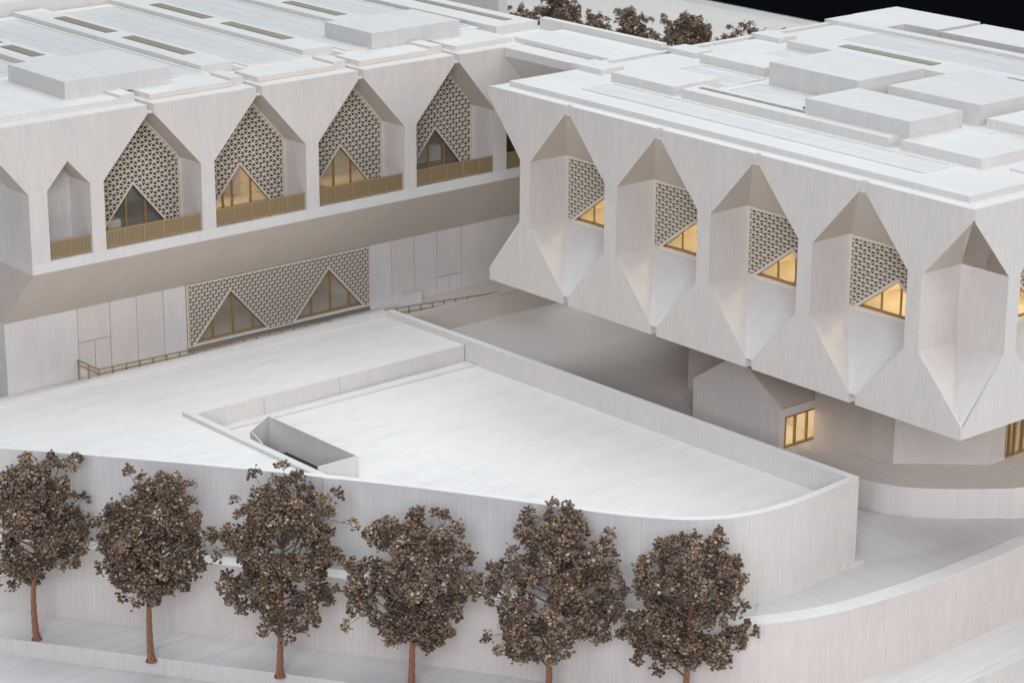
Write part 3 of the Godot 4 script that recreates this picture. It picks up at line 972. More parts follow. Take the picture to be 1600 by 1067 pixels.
func bay_window(parent: Node, o: Vector3, u: Vector3, w: Vector3, hw: float) -> void:
	# o: middle of the back of a recess at y = 0; a fretted screen over a low pointed window
	var V := Vector3.UP
	var yt := SPR + 0.001
	var yb := -0.2122
	var g := 0.735
	var ap := Vector2(0.0045, -0.1548)
	var bl := Vector2(-hw + 0.0085, 0.0)
	bl.y = ap.y - (ap.x - bl.x) * g
	var br := Vector2(hw - 0.0045, 0.0)
	br.y = ap.y - (br.x - ap.x) * g
	var rg := PackedVector2Array([Vector2(-hw, yt), Vector2(hw, yt), Vector2(hw, br.y - 0.001), br, ap, bl, Vector2(-hw, bl.y)])
	var so := o + w * 0.0006
	screen(parent, rg, 0.0157, 0.752, 0.0018, 0.0046, so, u, V, -w, ap)
	var m := mb()
	prism(m, rg, o + w * 0.0035, u, V, w, 0.001)
	put("screen_backing", m, "backing", parent)
	m = mb()
	prism(m, PackedVector2Array([Vector2(bl.x + 0.004, -0.2040), Vector2(br.x + 0.003, -0.2040), Vector2(br.x + 0.003, br.y), ap]), o + w * 0.0068, u, V, w, 0.0006)
	var win := put("window", m, "glass", parent)
	for dx in [-0.0270, 0.0078, 0.0430]:
		var b := mb()
		var p: Vector3 = o + u * dx + w * 0.0052
		prism(b, quad_poly(-0.0016, -0.2040, 0.0016, ap.y - absf(dx - ap.x) * g), p, u, V, w, 0.0015)
		put("mullion", b, "mullion", win)
	m = mb()
	prism(m, quad_poly(-hw + 0.01, -0.2062, hw, -0.2030), o + w * 0.0045, u, V, w, 0.0022)
	put("transom", m, "mullion", win)
	m = mb()
	prism(m, quad_poly(-hw, -0.2128, hw, -0.2064), o + w * 0.0002, u, V, w, 0.0075)
	put("window_sill", m, "cream", parent)

func make_cantilever() -> void:
	var t := thing("cantilever_building", "white cantilevered model building with a row of faceted diamond recesses", "building")
	var V := Vector3.UP
	var W := Vector3.RIGHT
	var U := Vector3.BACK
	var TH := 0.004
	var Z1 := 1.1992
	var Z0 := 0.2186
	var yt := SPR + 0.001
	for k in range(0, 3):
		var c := ZB + (k + 0.5) * L
		var m := mb()
		prism(m, PackedVector2Array([Vector2(-0.1 + HW, 0), Vector2(0.1 - HW, 0), Vector2(0.1 - HW, NB), Vector2(0.0135, yt), Vector2(0.0135, -0.213), Vector2(0.1 - HW, -0.3030), Vector2(0.1 - HW, -0.3165), Vector2(-0.1 + HW, -0.3165), Vector2(-0.1 + HW, -0.3030), Vector2(-0.0135, -0.213), Vector2(-0.0135, yt), Vector2(-0.1 + HW, NB)]), Vector3(XB, 0, c), U, V, W, TH)
		put("front_panel", m, "wall", t)
	var e := mb()
	prism(e, PackedVector2Array([Vector2(Z0, 0), Vector2(ZB - HW, 0), Vector2(ZB - HW, NB), Vector2(0.3206, yt), Vector2(0.3206, -0.213), Vector2(ZB - HW, -0.3030), Vector2(ZB - HW, -0.3165), Vector2(0.2225, -0.3165), Vector2(0.2225, -0.2965), Vector2(0.2963, -0.213), Vector2(0.2963, yt), Vector2(Z0, NB)]), Vector3(XB, 0, 0), U, V, W, TH)
	put("front_panel", e, "wall", t)
	var zn := ZB + 3 * L
	e = mb()
	prism(e, PackedVector2Array([Vector2(zn + HW, 0), Vector2(Z1, 0), Vector2(Z1, NB), Vector2(1.119, yt), Vector2(1.119, -0.213), Vector2(Z1, -0.2970), Vector2(Z1, -0.3165), Vector2(zn + HW, -0.3165), Vector2(zn + HW, -0.3030), Vector2(zn + 0.0865, -0.213), Vector2(zn + 0.0865, yt), Vector2(zn + HW, NB)]), Vector3(XB, 0, 0), U, V, W, TH)
	put("front_panel", e, "wall", t)
	# end front, seen at a slant on the right
	e = mb()
	prism(e, PackedVector2Array([Vector2(XB + TH + 0.0001, 0), Vector2(0.6723, 0), Vector2(0.6723, NB), Vector2(0.5915, yt), Vector2(0.5915, -0.213), Vector2(0.6723, -0.3030), Vector2(0.6723, -0.3165), Vector2(XB + TH + 0.0001, -0.3165), Vector2(XB + TH + 0.0001, -0.3012), Vector2(0.5663, -0.213), Vector2(0.5663, yt), Vector2(XB + TH + 0.0001, NB - 0.0042)]), Vector3(0, 0, Z1), W, V, Vector3.FORWARD, TH)
	put("end_panel", e, "pale", t)
	e = mb()
	prism(e, PackedVector2Array([Vector2(0.6837, 0), Vector2(1.5, 0), Vector2(1.5, -0.3165), Vector2(0.6837, -0.3165), Vector2(0.6837, -0.3030), Vector2(0.7645, -0.213), Vector2(0.7645, yt), Vector2(0.6837, NB)]), Vector3(0, 0, Z1), W, V, Vector3.FORWARD, TH)
	put("end_panel", e, "pale", t)
	# recesses and their windows
	for k in 4:
		var zc := ZB + k * L
		recess(t, Vector3(XB + 0.0002, 0, zc), U, W, 0.0865, 0.0865, TB, false)
		bay_window(t, Vector3(XB + TB, 0, zc), U, W, 0.0865)
		for s in [[NB, -0.0004], [-0.3162, -0.3030]]:
			part_box("notch_back", t, "wall_b", XB + 0.0080, XB + 0.0162, s[0], s[1], zc - HW + 0.0001, zc + HW - 0.0001)
			if s[0] < -0.1:
				part_box("notch_cheek", t, "wall", XB + TH + 0.0001, XB + 0.0085, s[0], s[1], zc + HW + 0.0002, zc + HW + 0.0012)
				part_box("notch_cheek", t, "wall", XB + TH + 0.0001, XB + 0.0085, s[0], s[1], zc - HW - 0.0012, zc - HW - 0.0002)
		part_box("notch_floor", t, "wall_b", XB + 0.0006, XB + 0.0079, NB - 0.0012, NB, zc - HW + 0.0001, zc + HW - 0.0001)
	recess(t, Vector3(XB, 0, Z1 - 0.0004), U, W, 0.0802, 0.0, 0.0797, true)
	var m3 := mb()
	var q0 := Vector3(XB + 0.0797, yt, Z1 - 0.0004)
	var q1 := Vector3(XB + 0.0797, -0.213, Z1 - 0.0004)
	tri(m3, Vector3(XB, NB, Z1), q0, q0 + Vector3(0, 0, -0.0802), Vector3.DOWN)
	put("recess_facet", m3, "shade_brown_wall", t)
	m3 = mb()
	tri(m3, Vector3(XB, -0.2990, Z1), q1, q1 + Vector3(0, 0, -0.0802), Vector3.UP)
	put("recess_facet", m3, "wall", t)
	recess(t, Vector3(0.678, 0, Z1 - 0.0002), W, Vector3.FORWARD, 0.0865, 0.0865, TB, false)
	bay_window(t, Vector3(0.678, 0, Z1 - TB), W, Vector3.FORWARD, 0.0865)
	# left end, turned away from the camera
	part_box("end_panel", t, "wall_b", XB + 0.0802, 1.45, -0.3165, 0, Z0, Z0 + TH)
	e = mb()
	tri(e, Vector3(XB + 0.001, NB, Z0 + 0.001), Vector3(XB + TH, yt, 0.2963), Vector3(XB + 0.0802, yt, 0.2963), Vector3.DOWN)
	tri(e, Vector3(XB + 0.001, NB, Z0 + 0.001), Vector3(XB + 0.0802, yt, Z0 + TH), Vector3(XB + 0.0802, yt, 0.2963), Vector3.DOWN)
	quad(e, Vector3(XB + TH, yt, 0.2963), Vector3(XB + 0.0802, yt, 0.2963), Vector3(XB + 0.0802, -0.213, 0.2963), Vector3(XB + TH, -0.213, 0.2963), Vector3.FORWARD)
	quad(e, Vector3(XB + 0.0802, yt, Z0 + TH), Vector3(XB + 0.0802, yt, 0.2963), Vector3(XB + 0.0802, -0.213, 0.2963), Vector3(XB + 0.0802, -0.213, Z0 + TH), Vector3.LEFT)
	tri(e, Vector3(XB + 0.001, -0.297, Z0 + 0.003), Vector3(XB + TH, -0.213, 0.2963), Vector3(XB + 0.0802, -0.213, 0.2963), Vector3.UP)
	tri(e, Vector3(XB + 0.001, -0.297, Z0 + 0.003), Vector3(XB + 0.0802, -0.213, Z0 + TH), Vector3(XB + 0.0802, -0.213, 0.2963), Vector3.UP)
	put("recess_facet", e, "wall", t)
	# underside and the lit hall behind the windows
	part_box("underside", t, "shade_brown_wall", XB + TH + 0.0048, 1.45, -0.3160, -0.3110, Z0 + TH, Z1 - TH)  # shade under the overhang is part of this brown
	var hx := XB + TB + 0.0085
	part_box("hall_floor", t, "cream", hx, 0.86, -0.2140, -0.2105, 0.30, Z1 - TB - 0.0085)
	part_box("hall_ceiling", t, "cream", hx, 0.86, -0.0930, -0.0900, 0.30, Z1 - TB - 0.0085)
	part_box("hall_wall", t, "cream", 0.735, 0.738, -0.2105, -0.0930, 0.30, 1.02)
	part_box("hall_wall", t, "cream", 0.858, 0.86, -0.2105, -0.0930, 1.02, Z1 - TB - 0.0085)
	part_box("hall_wall", t, "cream", hx, 0.86, -0.2105, -0.0930, 0.298, 0.2999)
	for z in [0.507, 0.707, 0.907]:
		part_box("hall_wall", t, "cream", 0.60, 0.7349, -0.2105, -0.0930, z, z + 0.003)
	for s in [[0.66, 0.80, 0.05], [0.69, 0.60, 0.04], [0.64, 1.03, 0.03], [0.65, 0.43, 0.045]]:
		part_box("display_case", t, "mullion", s[0], s[0] + 0.012, -0.2105, -0.1900, s[1], s[1] + s[2])
	for k in 4:
		lamp_in(t, Vector3(0.66, -0.0965, ZB + k * L + 0.02), Vector3(0.004, 0.0012, 0.03), 0.0066)
	lamp_in(t, Vector3(0.70, -0.0965, 1.07), Vector3(0.03, 0.0012, 0.004), 0.006)
	# roof deck, step and rows of raised pieces
	part_box("roof_deck", t, "top", XB + TH + 0.0122, 1.285, -0.0150, -0.0003, Z0 + TH, Z1 - TH)
	for k in 5:
		var za := Z0 + TH if k == 0 else ZB + (k - 1) * L + HW
		var zb := Z1 - TH if k == 4 else ZB + k * L - HW
		part_box("roof_cap", t, "top", XB + TH, XB + TH + 0.0120, -0.0150, -0.0002, za, zb)
	part_box("roof_panel", t, "top", 0.5100, 0.700, -0.0003, 0.0080, 0.2420, 1.1715)
	part_box("roof_panel", t, "top", 0.7001, 1.262, -0.0003, 0.0078, 0.2420, 1.1714)
	part_box("roof_kerb", t, "top", 0.652, 0.700, 0.0079, 0.0165, 0.2300, 0.3000)
	roof_tray(t, 0.556, 0.622, 0.362, 1.052, 0.0085, 2, 16)
	part_box("roof_beam", t, "top", 0.634, 0.735, 0.0079, 0.0220, 0.3430, 0.4840)
	part_box("roof_beam", t, "top", 0.634, 0.682, 0.0079, 0.0220, 0.5010, 0.9200)
	skylight(t, 0.6565, 0.6680, 0.515, 0.9005, 0.0218)
	part_box("roof_beam", t, "top", 0.637, 0.760, 0.0079, 0.0220, 0.9400, 1.0850)
	part_box("plant_room", t, "plant", 0.655, 0.768, 0.0080, 0.0452, 0.7390, 0.9400)
	part_box("plant_room", t, "plant", 0.8040, 0.952, 0.0078, 0.0452, 0.5220, 0.7080)
	part_box("plant_room", t, "plant", 0.8380, 1.02, 0.0078, 0.0388, 0.7370, 0.9150)
	part_box("roof_beam", t, "top", 0.843, 0.930, 0.0077, 0.0220, 0.3280, 0.4740)
	part_box("roof_beam", t, "top", 0.838, 1.00, 0.0077, 0.0220, 0.9280, 1.0600)
	part_box("roof_beam", t, "top", 1.035, 1.115, 0.0077, 0.0222, 0.3400, 1.1000)
	skylight(t, 1.064, 1.0895, 0.428, 0.629, 0.0220)
	skylight(t, 1.064, 1.0895, 0.766, 0.96, 0.0220)
	roof_tray(t, 0.742, 0.832, 0.345, 0.490, 0.0085, 3, 3)
	roof_tray(t, 0.690, 0.797, 0.510, 0.730, 0.0085, 3, 4)
	roof_tray(t, 0.955, 1.028, 0.345, 0.725, 0.0085, 2, 8)
	roof_tray(t, 1.122, 1.255, 0.345, 1.10, 0.0085, 3, 14)
	roof_tray(t, 0.770, 0.832, 0.955, 1.085, 0.0085, 2, 3)
	for k in [1, 3]:
		part_box("roof_kerb", t, "top", 0.8620 + 0.0 * k, 0.905, 0.0079, 0.0160, 0.2300, 0.2960) if k == 1 else part_box("roof_kerb", t, "top", 1.062, 1.105, 0.0079, 0.0160, 0.2300, 0.2960)
	part_box("roof_kerb", t, "top", 1.262, 1.284, -0.0003, 0.0150, Z0 + TH, Z1)
	part_box("roof_kerb", t, "top", 0.688, 1.262, -0.0003, 0.0092, 0.2186, 0.2300)
	part_box("roof_kerb", t, "top", 0.660, 0.700, 0.0079, 0.0120, 1.115, 1.150)
	# the fleck of loose material on the long skylight
	# supports under the overhang: the wing beyond the yard on the far side
	part_box("far_wing", t, "pale", 1.363, 1.480, -0.30, 0.0078, 0.19, 0.386)
	part_box("far_wing", t, "pale", 1.363, 1.478, -0.30, 0.0060, 0.396, 1.30)
	part_box("far_wing", t, "pale", 1.2862, 1.3629, -0.30, 0.0078, 0.192, 0.313)
	part_box("far_wing", t, "joint", 1.385, 1.47, -0.30, 0.0040, 0.3861, 0.3959)

func make_ground_floor() -> void:
	var t := thing("entrance_pavilion", "small white gabled pavilion with a lit window under the overhang", "pavilion")
	var m := mb()
	var g := PackedVector2Array([Vector2(0.5826, -0.52), Vector2(0.7679, -0.52), Vector2(0.7679, -0.4143), Vector2(0.6752, -0.3525), Vector2(0.5826, -0.4150)])
	# front gable wall, far wall and the two roof slopes
	prism(m, g, Vector3(0.5975, 0, 0), Vector3.BACK, Vector3.UP, Vector3.RIGHT, 0.004)
	put("gable_wall", m, "wall", t)
	m = mb()
	prism(m, PackedVector2Array([Vector2(0.7679, -0.4143), Vector2(0.6752, -0.3525), Vector2(0.6752, -0.3575), Vector2(0.7640, -0.4165)]), Vector3(0.6016, 0, 0), Vector3.BACK, Vector3.UP, Vector3.RIGHT, 0.15)
	put("roof_slope", m, "shade_brown_wall", t)
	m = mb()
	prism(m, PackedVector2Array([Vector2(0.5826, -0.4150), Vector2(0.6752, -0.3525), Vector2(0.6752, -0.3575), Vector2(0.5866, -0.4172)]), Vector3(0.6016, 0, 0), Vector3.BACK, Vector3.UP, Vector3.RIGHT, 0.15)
	put("roof_slope", m, "shade_brown_wall", t)
	part_box("side_wall", t, "wall", 0.6016, 0.6087, YC, -0.4166, 0.7640, 0.7679)
	part_box("side_wall", t, "wall", 0.6868, 0.70, YC, -0.4166, 0.7640, 0.7679)
	part_box("side_wall", t, "wall", 0.6087, 0.6868, -0.4300, -0.4166, 0.7640, 0.7678)
	var w := part_box("window", t, "glass", 0.6087, 0.6868, YC + 0.002, -0.4300, 0.7655, 0.7658)
	part_box("window_frame", w, "mullion", 0.6087, 0.6868, -0.4325, -0.4300, 0.7645, 0.7685)
	part_box("window_frame", w, "mullion", 0.6087, 0.6868, YC, YC + 0.0030, 0.7645, 0.7685)
	for x in [0.6087, 0.6305, 0.6560, 0.6836]:
		part_box("mullion", w, "mullion", x, x + 0.0032, YC + 0.003, -0.4325, 0.7646, 0.7684)
	part_box("room_floor", t, "cream", 0.6017, 0.69, YC, YC + 0.0015, 0.588, 0.764)
	part_box("room_wall", t, "cream", 0.6880, 0.6895, YC, -0.36, 0.588, 0.764)
	part_box("room_wall", t, "cream", 0.6017, 0.69, YC, -0.40, 0.690, 0.6915)
	part_box("room_wall", t, "mullion", 0.646, 0.649, YC, -0.42, 0.6916, 0.695)
	lamp_in(t, Vector3(0.645, -0.4200, 0.73), Vector3(0.02, 0.001, 0.003), 0.0016)
	# walls of the ground floor
	var u := thing("ground_floor_wall", "long brownish white wall in shadow below the overhanging building", "wall")
	part_box("wall_panel", u, "shade_brown_wall", 0.6915, 0.70, YC, -0.3165, 0.4750, 0.7639)
	m = mb()
	var path := PackedVector2Array([Vector2(0.6720, 0.7680), Vector2(0.6735, 0.831), Vector2(0.6780, 0.880), Vector2(0.6870, 0.9150)])
	var o := PackedVector2Array(path)
	for i in range(path.size() - 1, -1, -1):
		o.append(path[i] + Vector2(0.03, 0.0))
	prism(m, o, Vector3(0.0006, YC, 0), Vector3.RIGHT, Vector3.BACK, Vector3.UP, 0.1630)
	put("wall_panel", m, "shade_brown_wall", u)
	m = mb()
	prism(m, PackedVector2Array([Vector2(0.6872, 0.9152), Vector2(0.7913, 1.0086), Vector2(0.80, 1.0), Vector2(0.70, 0.90)]), Vector3(0.0006, YC, 0), Vector3.RIGHT, Vector3.BACK, Vector3.UP, 0.1630)
	put("wall_panel", m, "wall", u)
	part_box("wall_panel", u, "wall", 0.7922, 0.8290, YC, -0.3167, 1.0000, 1.0084)
	part_box("plinth", u, "pale", 0.7925, 0.8290, YC, YC + 0.004, 1.0085, 1.0098)
	part_box("wall_panel", u, "shade_brown_wall", 0.8290, 1.3, -0.330, -0.3167, 1.0000, 1.0082)
	var gw := part_box("window", u, "glass", 0.8290, 1.10, YC + 0.002, -0.330, 1.0040, 1.0043)
	for x in [0.8290, 0.8400, 0.8520, 0.8700, 0.8900, 0.9100]:
		part_box("mullion", gw, "mullion", x, x + 0.0035, YC + 0.002, -0.330, 1.0030, 1.0075)
	part_box("window_frame", gw, "mullion", 0.8290, 1.10, YC, YC + 0.002, 1.0020, 1.0078)
	part_box("room_wall", u, "cream", 0.8290, 1.2, YC, -0.3167, 0.900, 0.902)
	lamp_in(u, Vector3(0.90, -0.325, 0.96), Vector3(0.02, 0.001, 0.003), 0.0035)
	part_box("wall_panel", u, "shade_brown_wall", 0.95, 0.96, YC, -0.3165, -0.01, 0.4749)
	part_box("wall_panel", u, "shade_brown_wall", 0.7001, 0.96, YC, -0.3165, 0.4750, 0.4790)

# ---------------------------------------------------------------- walkway and railings
func make_walkway() -> void:
	var m := mb()
	box(m, 0.4650, 1.2, -0.60, -0.4420, -0.0218, -0.0099)
	var w := put("retaining_wall", m, "shade_brown_wall")
	tag(w, "low white retaining wall at the back of the shaded courtyard", "wall")
	m = mb()
	box(m, -0.6, 1.2, -0.60, -0.4460, -0.0992, -0.0219)
	structure("walkway", m, "pale")
	m = mb()
	box(m, 0.545, 0.585, -0.4460, -0.4265, -0.0992, -0.0800)
	var b := put("landing_block", m, "pale")
	tag(b, "little white block against the wall beside the right railing", "block")
	# left railing
	var t := thing("handrail", "long bronze two bar railing below the low fretted window screen", "railing")
	var pts := [Vector3(-0.0925, -0.4140, -0.0955), Vector3(-0.0870, -0.4165, -0.0420), Vector3(0.36, -0.4246, -0.0420)]
	rail(t, pts, 0.0245, 0.0075)
	t = thing("handrail", "short bronze railing sloping down beside the courtyard retaining wall", "railing")
	rail(t, [Vector3(0.475, -0.4300, -0.0420), Vector3(0.86, -0.4555, -0.0420)], 0.0265, 0.0085)

func rail(t: Node3D, pts: Array, every: float, drop: float) -> void:
	for i in pts.size() - 1:
		for d in [0.0, drop]:
			var m := mb()
			bar(m, pts[i] - Vector3(0, d, 0), pts[i + 1] - Vector3(0, d, 0), 0.0009)
			put("rail_bar", m, "bronze", t)
		var n := maxi(2, roundi(pts[i].distance_to(pts[i + 1]) / every))
		for k in n + 1:
			if i > 0 and k == 0:
				continue
			var p: Vector3 = pts[i].lerp(pts[i + 1], float(k) / n)
			var m := mb()
			bar(m, p + Vector3(0, 0.0004, 0), Vector3(p.x, -0.4462, p.z), 0.0009, Vector3.RIGHT)
			put("post", m, "bronze", t)

# ---------------------------------------------------------------- trees of dried florets on copper wire
func ico() -> PackedVector3Array:
	var f := (1.0 + sqrt(5.0)) * 0.5
	var v := [Vector3(-1, f, 0), Vector3(1, f, 0), Vector3(-1, -f, 0), Vector3(1, -f, 0), Vector3(0, -1, f), Vector3(0, 1, f), Vector3(0, -1, -f), Vector3(0, 1, -f), Vector3(f, 0, -1), Vector3(f, 0, 1), Vector3(-f, 0, -1), Vector3(-f, 0, 1)]
	var t := [[0, 11, 5], [0, 5, 1], [0, 1, 7], [0, 7, 10], [0, 10, 11], [1, 5, 9], [5, 11, 4], [11, 10, 2], [10, 7, 6], [7, 1, 8], [3, 9, 4], [3, 4, 2], [3, 2, 6], [3, 6, 8], [3, 8, 9], [4, 9, 5], [2, 4, 11], [6, 2, 10], [8, 6, 7], [9, 8, 1]]
	var out := PackedVector3Array()
	for q in t:
		for k in [0, 2, 1]:
			out.append(v[q[k]].normalized())
	return out

var kinds: Array[PackedVector3Array] = []

func floret_kinds() -> void:
	# a dozen lumpy dried florets
	var base := ico()
	for k in 12:
		var out := PackedVector3Array()
		for p in base:
			var q := p * (0.58 + 0.78 * absf(fmod(sin(p.x * 12.9 + p.y * 78.2 + p.z * 37.7 + k * 3.1) * 437.5, 1.0)))
			out.append(q)
		kinds.append(out)

func floret(m: Dictionary, at: Vector3, r: float, col: Color) -> void:
	var b := Basis(Vector3(rng.randf_range(-1, 1), rng.randf_range(-1, 1), rng.randf_range(-1, 1)).normalized(), rng.randf() * TAU).scaled(Vector3(1.0, rng.randf_range(0.6, 1.0), rng.randf_range(0.75, 1.2)) * r)
	var src := kinds[rng.randi() % 12]
	var pts: PackedVector3Array = Transform3D(b, Vector3.ZERO) * src
	m.v.append_array(Transform3D(Basis.IDENTITY, at) * pts)
	m.n.append_array(Transform3D(b.orthonormalized(), Vector3.ZERO) * src)
	var cs := PackedColorArray()
	cs.resize(pts.size())
	cs.fill(col)
	m.c.append_array(cs)

func make_tree(at: Vector3, h: float, w: float, seed_no: int, stem: float, label: String, group: String, lean: Vector3, dense: float) -> Node3D:
	rng.seed = seed_no
	var t := thing("tree", label, "tree", group)
	t.position = at
	# trunk: copper wires twisted together
	var m := mb()
	var top := h * 0.64
	var bend := Vector3(rng.randf_range(-1, 1), 0, rng.randf_range(-1, 1)) * 0.006
	for s in 5:
		var pts := PackedVector3Array()
		var rad := PackedFloat32Array()
		for i in 26:
			var f := i / 25.0
			var y := f * top
			var a := TAU * s / 5.0 + f * 15.0
			var r := lerpf(0.0031, 0.0017, minf(1.0, f * 1.3)) + 0.0012 * exp(-f * 30.0)
			pts.append(Vector3(cos(a) * r, y, sin(a) * r) + bend * sin(f * 3.0) + lean * f * f)
			rad.append(lerpf(0.0023, 0.0006, f))
		tube(m, pts, rad, 6)
	put("trunk", m, "copper", t)
	m = mb()
	# a collar of glue at the foot
	tube(m, PackedVector3Array([Vector3(0, -0.001, 0), Vector3(0, 0.0012, 0), Vector3(0, 0.003, 0)]), PackedFloat32Array([0.0085, 0.0078, 0.005]), 10)
	put("trunk_foot", m, "copper", t)
	var br := mb()
	var cr := mb()
	var lowest := stem + 0.012
	var highest := h - 0.010
	var cy := lerpf(lowest, highest, 0.5)
	var ry := (highest - lowest) * 0.5
	var rx := w * 0.5 - 0.010
	var noise := FastNoiseLite.new()
	noise.seed = seed_no
	noise.frequency = 1.0
	noise.fractal_octaves = 2
	var limbs := PackedVector3Array()
	var want := int(42 * dense)
	var tries := 0
	while limbs.size() < want and tries < 6000:
		tries += 1
		var d := Vector3(rng.randf_range(-1, 1), rng.randf_range(-1, 1), rng.randf_range(-1, 1))
		if d.length() > 1.0 or d.length() < 0.2:
			continue
		var len_f := pow(d.length(), 0.40)
		d = d.normalized()
		# between an ellipsoid and a box, lobed
		d /= pow(pow(Vector2(d.x, d.z).length(), 2.5) + pow(absf(d.y), 2.5), 1.0 / 2.5)
		var wide := 1.0 - 0.18 * maxf(0.0, d.y)
		var lump := 0.92 + 0.34 * noise.get_noise_3d(d.x * 1.5, d.y * 1.5 + 3.0, d.z * 1.5)
		var p := Vector3(d.x * (rx - 0.012) * wide, d.y * (ry - 0.010), d.z * (rx - 0.012) * wide) * len_f * minf(lump, 1.05)
		p.y += cy
		p += lean * pow(p.y / h, 2.0)
		var ok := true
		for q in limbs:
			if q.distance_squared_to(p) < 0.00056:
				ok = false
				break
		if ok:
			limbs.append(p)
	var spots := PackedVector3Array()
	var from := PackedVector3Array()
	for p in limbs:
		var away := Vector3(p.x, 0, p.z)
		var f := clampf((p.y - away.length() * rng.randf_range(0.25, 0.7) - 0.006) / top, stem / top * 0.78, 0.98)
		var a := Vector3(0, f * top, 0) + lean * f * f + bend * sin(f * 3.0)
		var knee := a.lerp(p, 0.5) + Vector3(rng.randf_range(-1, 1), rng.randf_range(-1.2, 0.6), rng.randf_range(-1, 1)) * 0.005
		tube(br, PackedVector3Array([a, a.lerp(knee, 0.6), knee, p]), PackedFloat32Array([0.0016, 0.0013, 0.0011, 0.0008]), 5)
		var made := 0
		for i in 40:
			if made >= 6:
				break
			var q := p + Vector3(rng.randfn(0, 1), rng.randfn(0, 0.75), rng.randfn(0, 1)) * 0.0115
			var ok := true
			for o in spots:
				if o.distance_squared_to(q) < 0.000085:
					ok = false
					break
			if ok:
				spots.append(q)
				from.append(p)
				made += 1
	for n in spots.size():
		var p := spots[n]
		# a thin wire from the limb out to the umbel
		tube(br, PackedVector3Array([from[n], from[n].lerp(p, 0.5) + Vector3(0, -0.001, 0), p]), PackedFloat32Array([0.0006, 0.0005, 0.0003]), 3)
		var outward := (p - Vector3(lean.x, cy - 0.03, lean.z)).normalized()
		var side := outward.cross(Vector3.UP).normalized()
		var up2 := side.cross(outward)
		var tone := rng.randf()
		var k := rng.randi_range(24, 38)
		var spread := rng.randf_range(0.0070, 0.0120)
		for i in k:
			var ang := i * 2.399
			var rr := sqrt((i + 0.5) / k) * spread
			var q := p + side * cos(ang) * rr + up2 * sin(ang) * rr + outward * (0.0075 * (1.0 - pow(rr / spread, 2.0)) + rng.randf_range(-0.0035, 0.0035))
			q += Vector3(rng.randf_range(-1, 1), rng.randf_range(-1, 1), rng.randf_range(-1, 1)) * 0.0018
			var c := Color(0.125, 0.072, 0.040).lerp(Color(0.33, 0.215, 0.125), clampf(tone * 0.75 + rng.randf_range(-0.3, 0.3), 0, 1))
			var pick := rng.randf()
			if pick > 0.985 - tone * 0.07:
				c = Color(0.48, 0.37, 0.25)
			elif pick < 0.20:
				c = Color(0.075, 0.045, 0.027)
			elif pick < 0.30:
				c = Color(0.17, 0.135, 0.11)
			floret(cr, q, rng.randf_range(0.0014, 0.0029), c)
			if i % 5 == 0:
				tube(br, PackedVector3Array([p, q]), PackedFloat32Array([0.0005, 0.0004]), 3)
		# odd stray bits at the tips
		if rng.randf() < 0.35:
			var q2 := p + outward * rng.randf_range(0.010, 0.017) + side * rng.randf_range(-0.008, 0.008)
			tube(br, PackedVector3Array([p, q2]), PackedFloat32Array([0.0004, 0.0003]), 3)
			floret(cr, q2, rng.randf_range(0.0014, 0.0024), Color(0.11, 0.075, 0.05))
	put("branches", br, "twig", t)
	put("crown", cr, "floret", t)
	return t

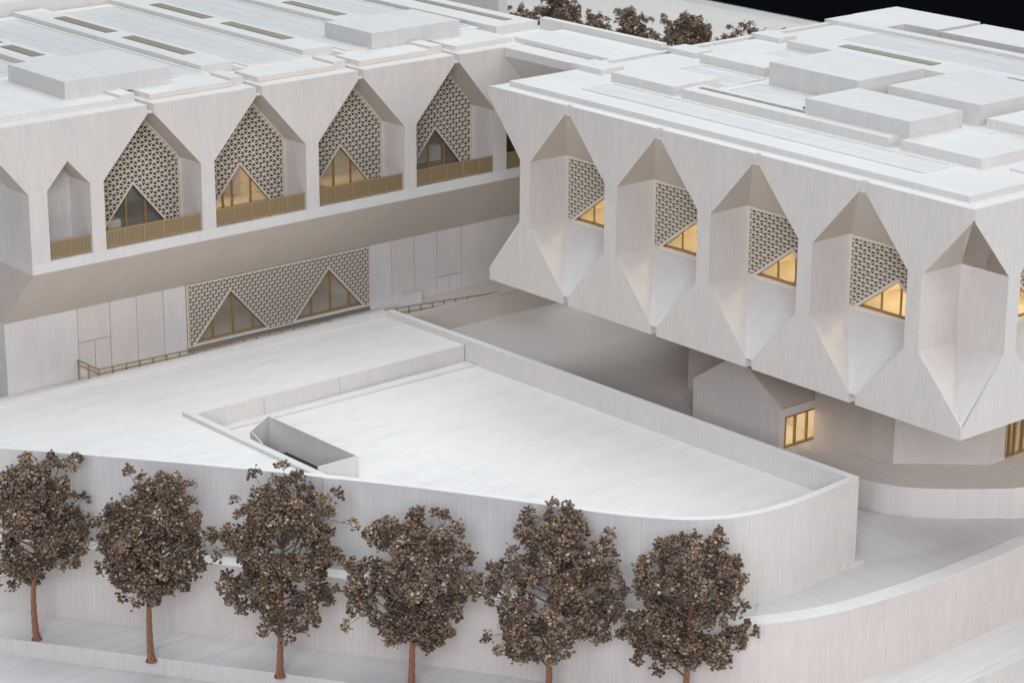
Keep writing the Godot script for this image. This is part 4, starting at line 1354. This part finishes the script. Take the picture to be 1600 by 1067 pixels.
func make_trees() -> void:
	var g := "copper wired trees along the front wall"
	var side := Vector3(0.76, 0, 0.65)
	make_tree(Vector3(-0.408, -0.661, 0.2989), 0.288, 0.166, 101, 0.072, "leftmost front tree, its crown cut by the picture's left edge", g, side * 0.022, 0.95)
	make_tree(Vector3(-0.3212, -0.661, 0.461), 0.285, 0.168, 202, 0.080, "second front tree from the left, dense rounded crown with bare copper trunk", g, side * 0.012, 1.1)
	make_tree(Vector3(-0.2124, -0.661, 0.6147), 0.299, 0.192, 303, 0.064, "third front tree from the left, tallest crown reaching over the podium roof edge", g, side * 0.008, 1.15)
	make_tree(Vector3(-0.1019, -0.661, 0.7658), 0.274, 0.204, 414, 0.056, "fourth front tree from the left, lopsided crown reaching out on its left side", g, side * 0.006, 1.05)
	make_tree(Vector3(0.0169, -0.661, 0.9123), 0.282, 0.210, 515, 0.052, "fifth front tree from the left, broad crown before the podium's middle", g, side * 0.012, 1.05)
	make_tree(Vector3(0.1367, -0.661, 1.0489), 0.284, 0.196, 606, 0.040, "rightmost front tree, standing before the bend of the boundary wall", g, side * 0.004, 1.05)
	g = "trees on the far ground behind the roofs"
	make_tree(Vector3(2.002, -0.56, -1.485), 0.285, 0.110, 711, 0.07, "slim far tree close to the tall white slab", g, Vector3.ZERO, 0.9)
	make_tree(Vector3(2.157, -0.56, -1.51), 0.31, 0.155, 722, 0.07, "far tree whose crown passes out of the top of the picture", g, Vector3.ZERO, 1.1)
	make_tree(Vector3(2.150, -0.56, -1.365), 0.270, 0.110, 777, 0.07, "lower far tree squeezed between two broader far trees", g, Vector3.ZERO, 0.9)
	make_tree(Vector3(2.185, -0.56, -1.270), 0.285, 0.125, 733, 0.07, "far tree in the middle of the row, tall narrow crown", g, Vector3.ZERO, 1.0)
	make_tree(Vector3(2.264, -0.56, -1.161), 0.285, 0.175, 744, 0.07, "broad far tree nearest the black background's left end", g, Vector3.ZERO, 1.2)
	make_tree(Vector3(2.192, -0.56, -0.919), 0.290, 0.10, 755, 0.07, "small far treetop just peeping over the roof edge", g, Vector3.ZERO, 0.8)
	make_tree(Vector3(2.264, -0.56, -0.913), 0.296, 0.10, 766, 0.07, "rightmost far treetop above the roof, against pale ground", g, Vector3.ZERO, 0.8)

func make_extras() -> void:
	var m := mb()
	box(m, 1.4438, 1.4691, -0.56, 0.14, -2.2, -0.90)
	var s := put("slab_building", m, "pale")
	tag(s, "tall plain white slab at the top edge behind the left roofs", "building")
	rng.seed = 5
	m = mb()
	for i in 9:
		floret(m, Vector3(0.672, 0.0236, 0.7285) + Vector3(rng.randf_range(-1, 1), rng.randf_range(0, 0.6), rng.randf_range(-1, 1)) * 0.005, 0.0024, Color(0.03, 0.032, 0.034))
	var f := put("loose_fleck", m, "floret")
	tag(f, "small dark loose fleck lying beside the long roof skylight", "debris")

func _ready() -> void:
	rng.seed = 1
	floret_kinds()
	make_materials()
	make_view()
	make_ground()
	make_podium()
	make_left_building()
	make_cantilever()
	make_ground_floor()
	make_walkway()
	make_extras()
	make_trees()
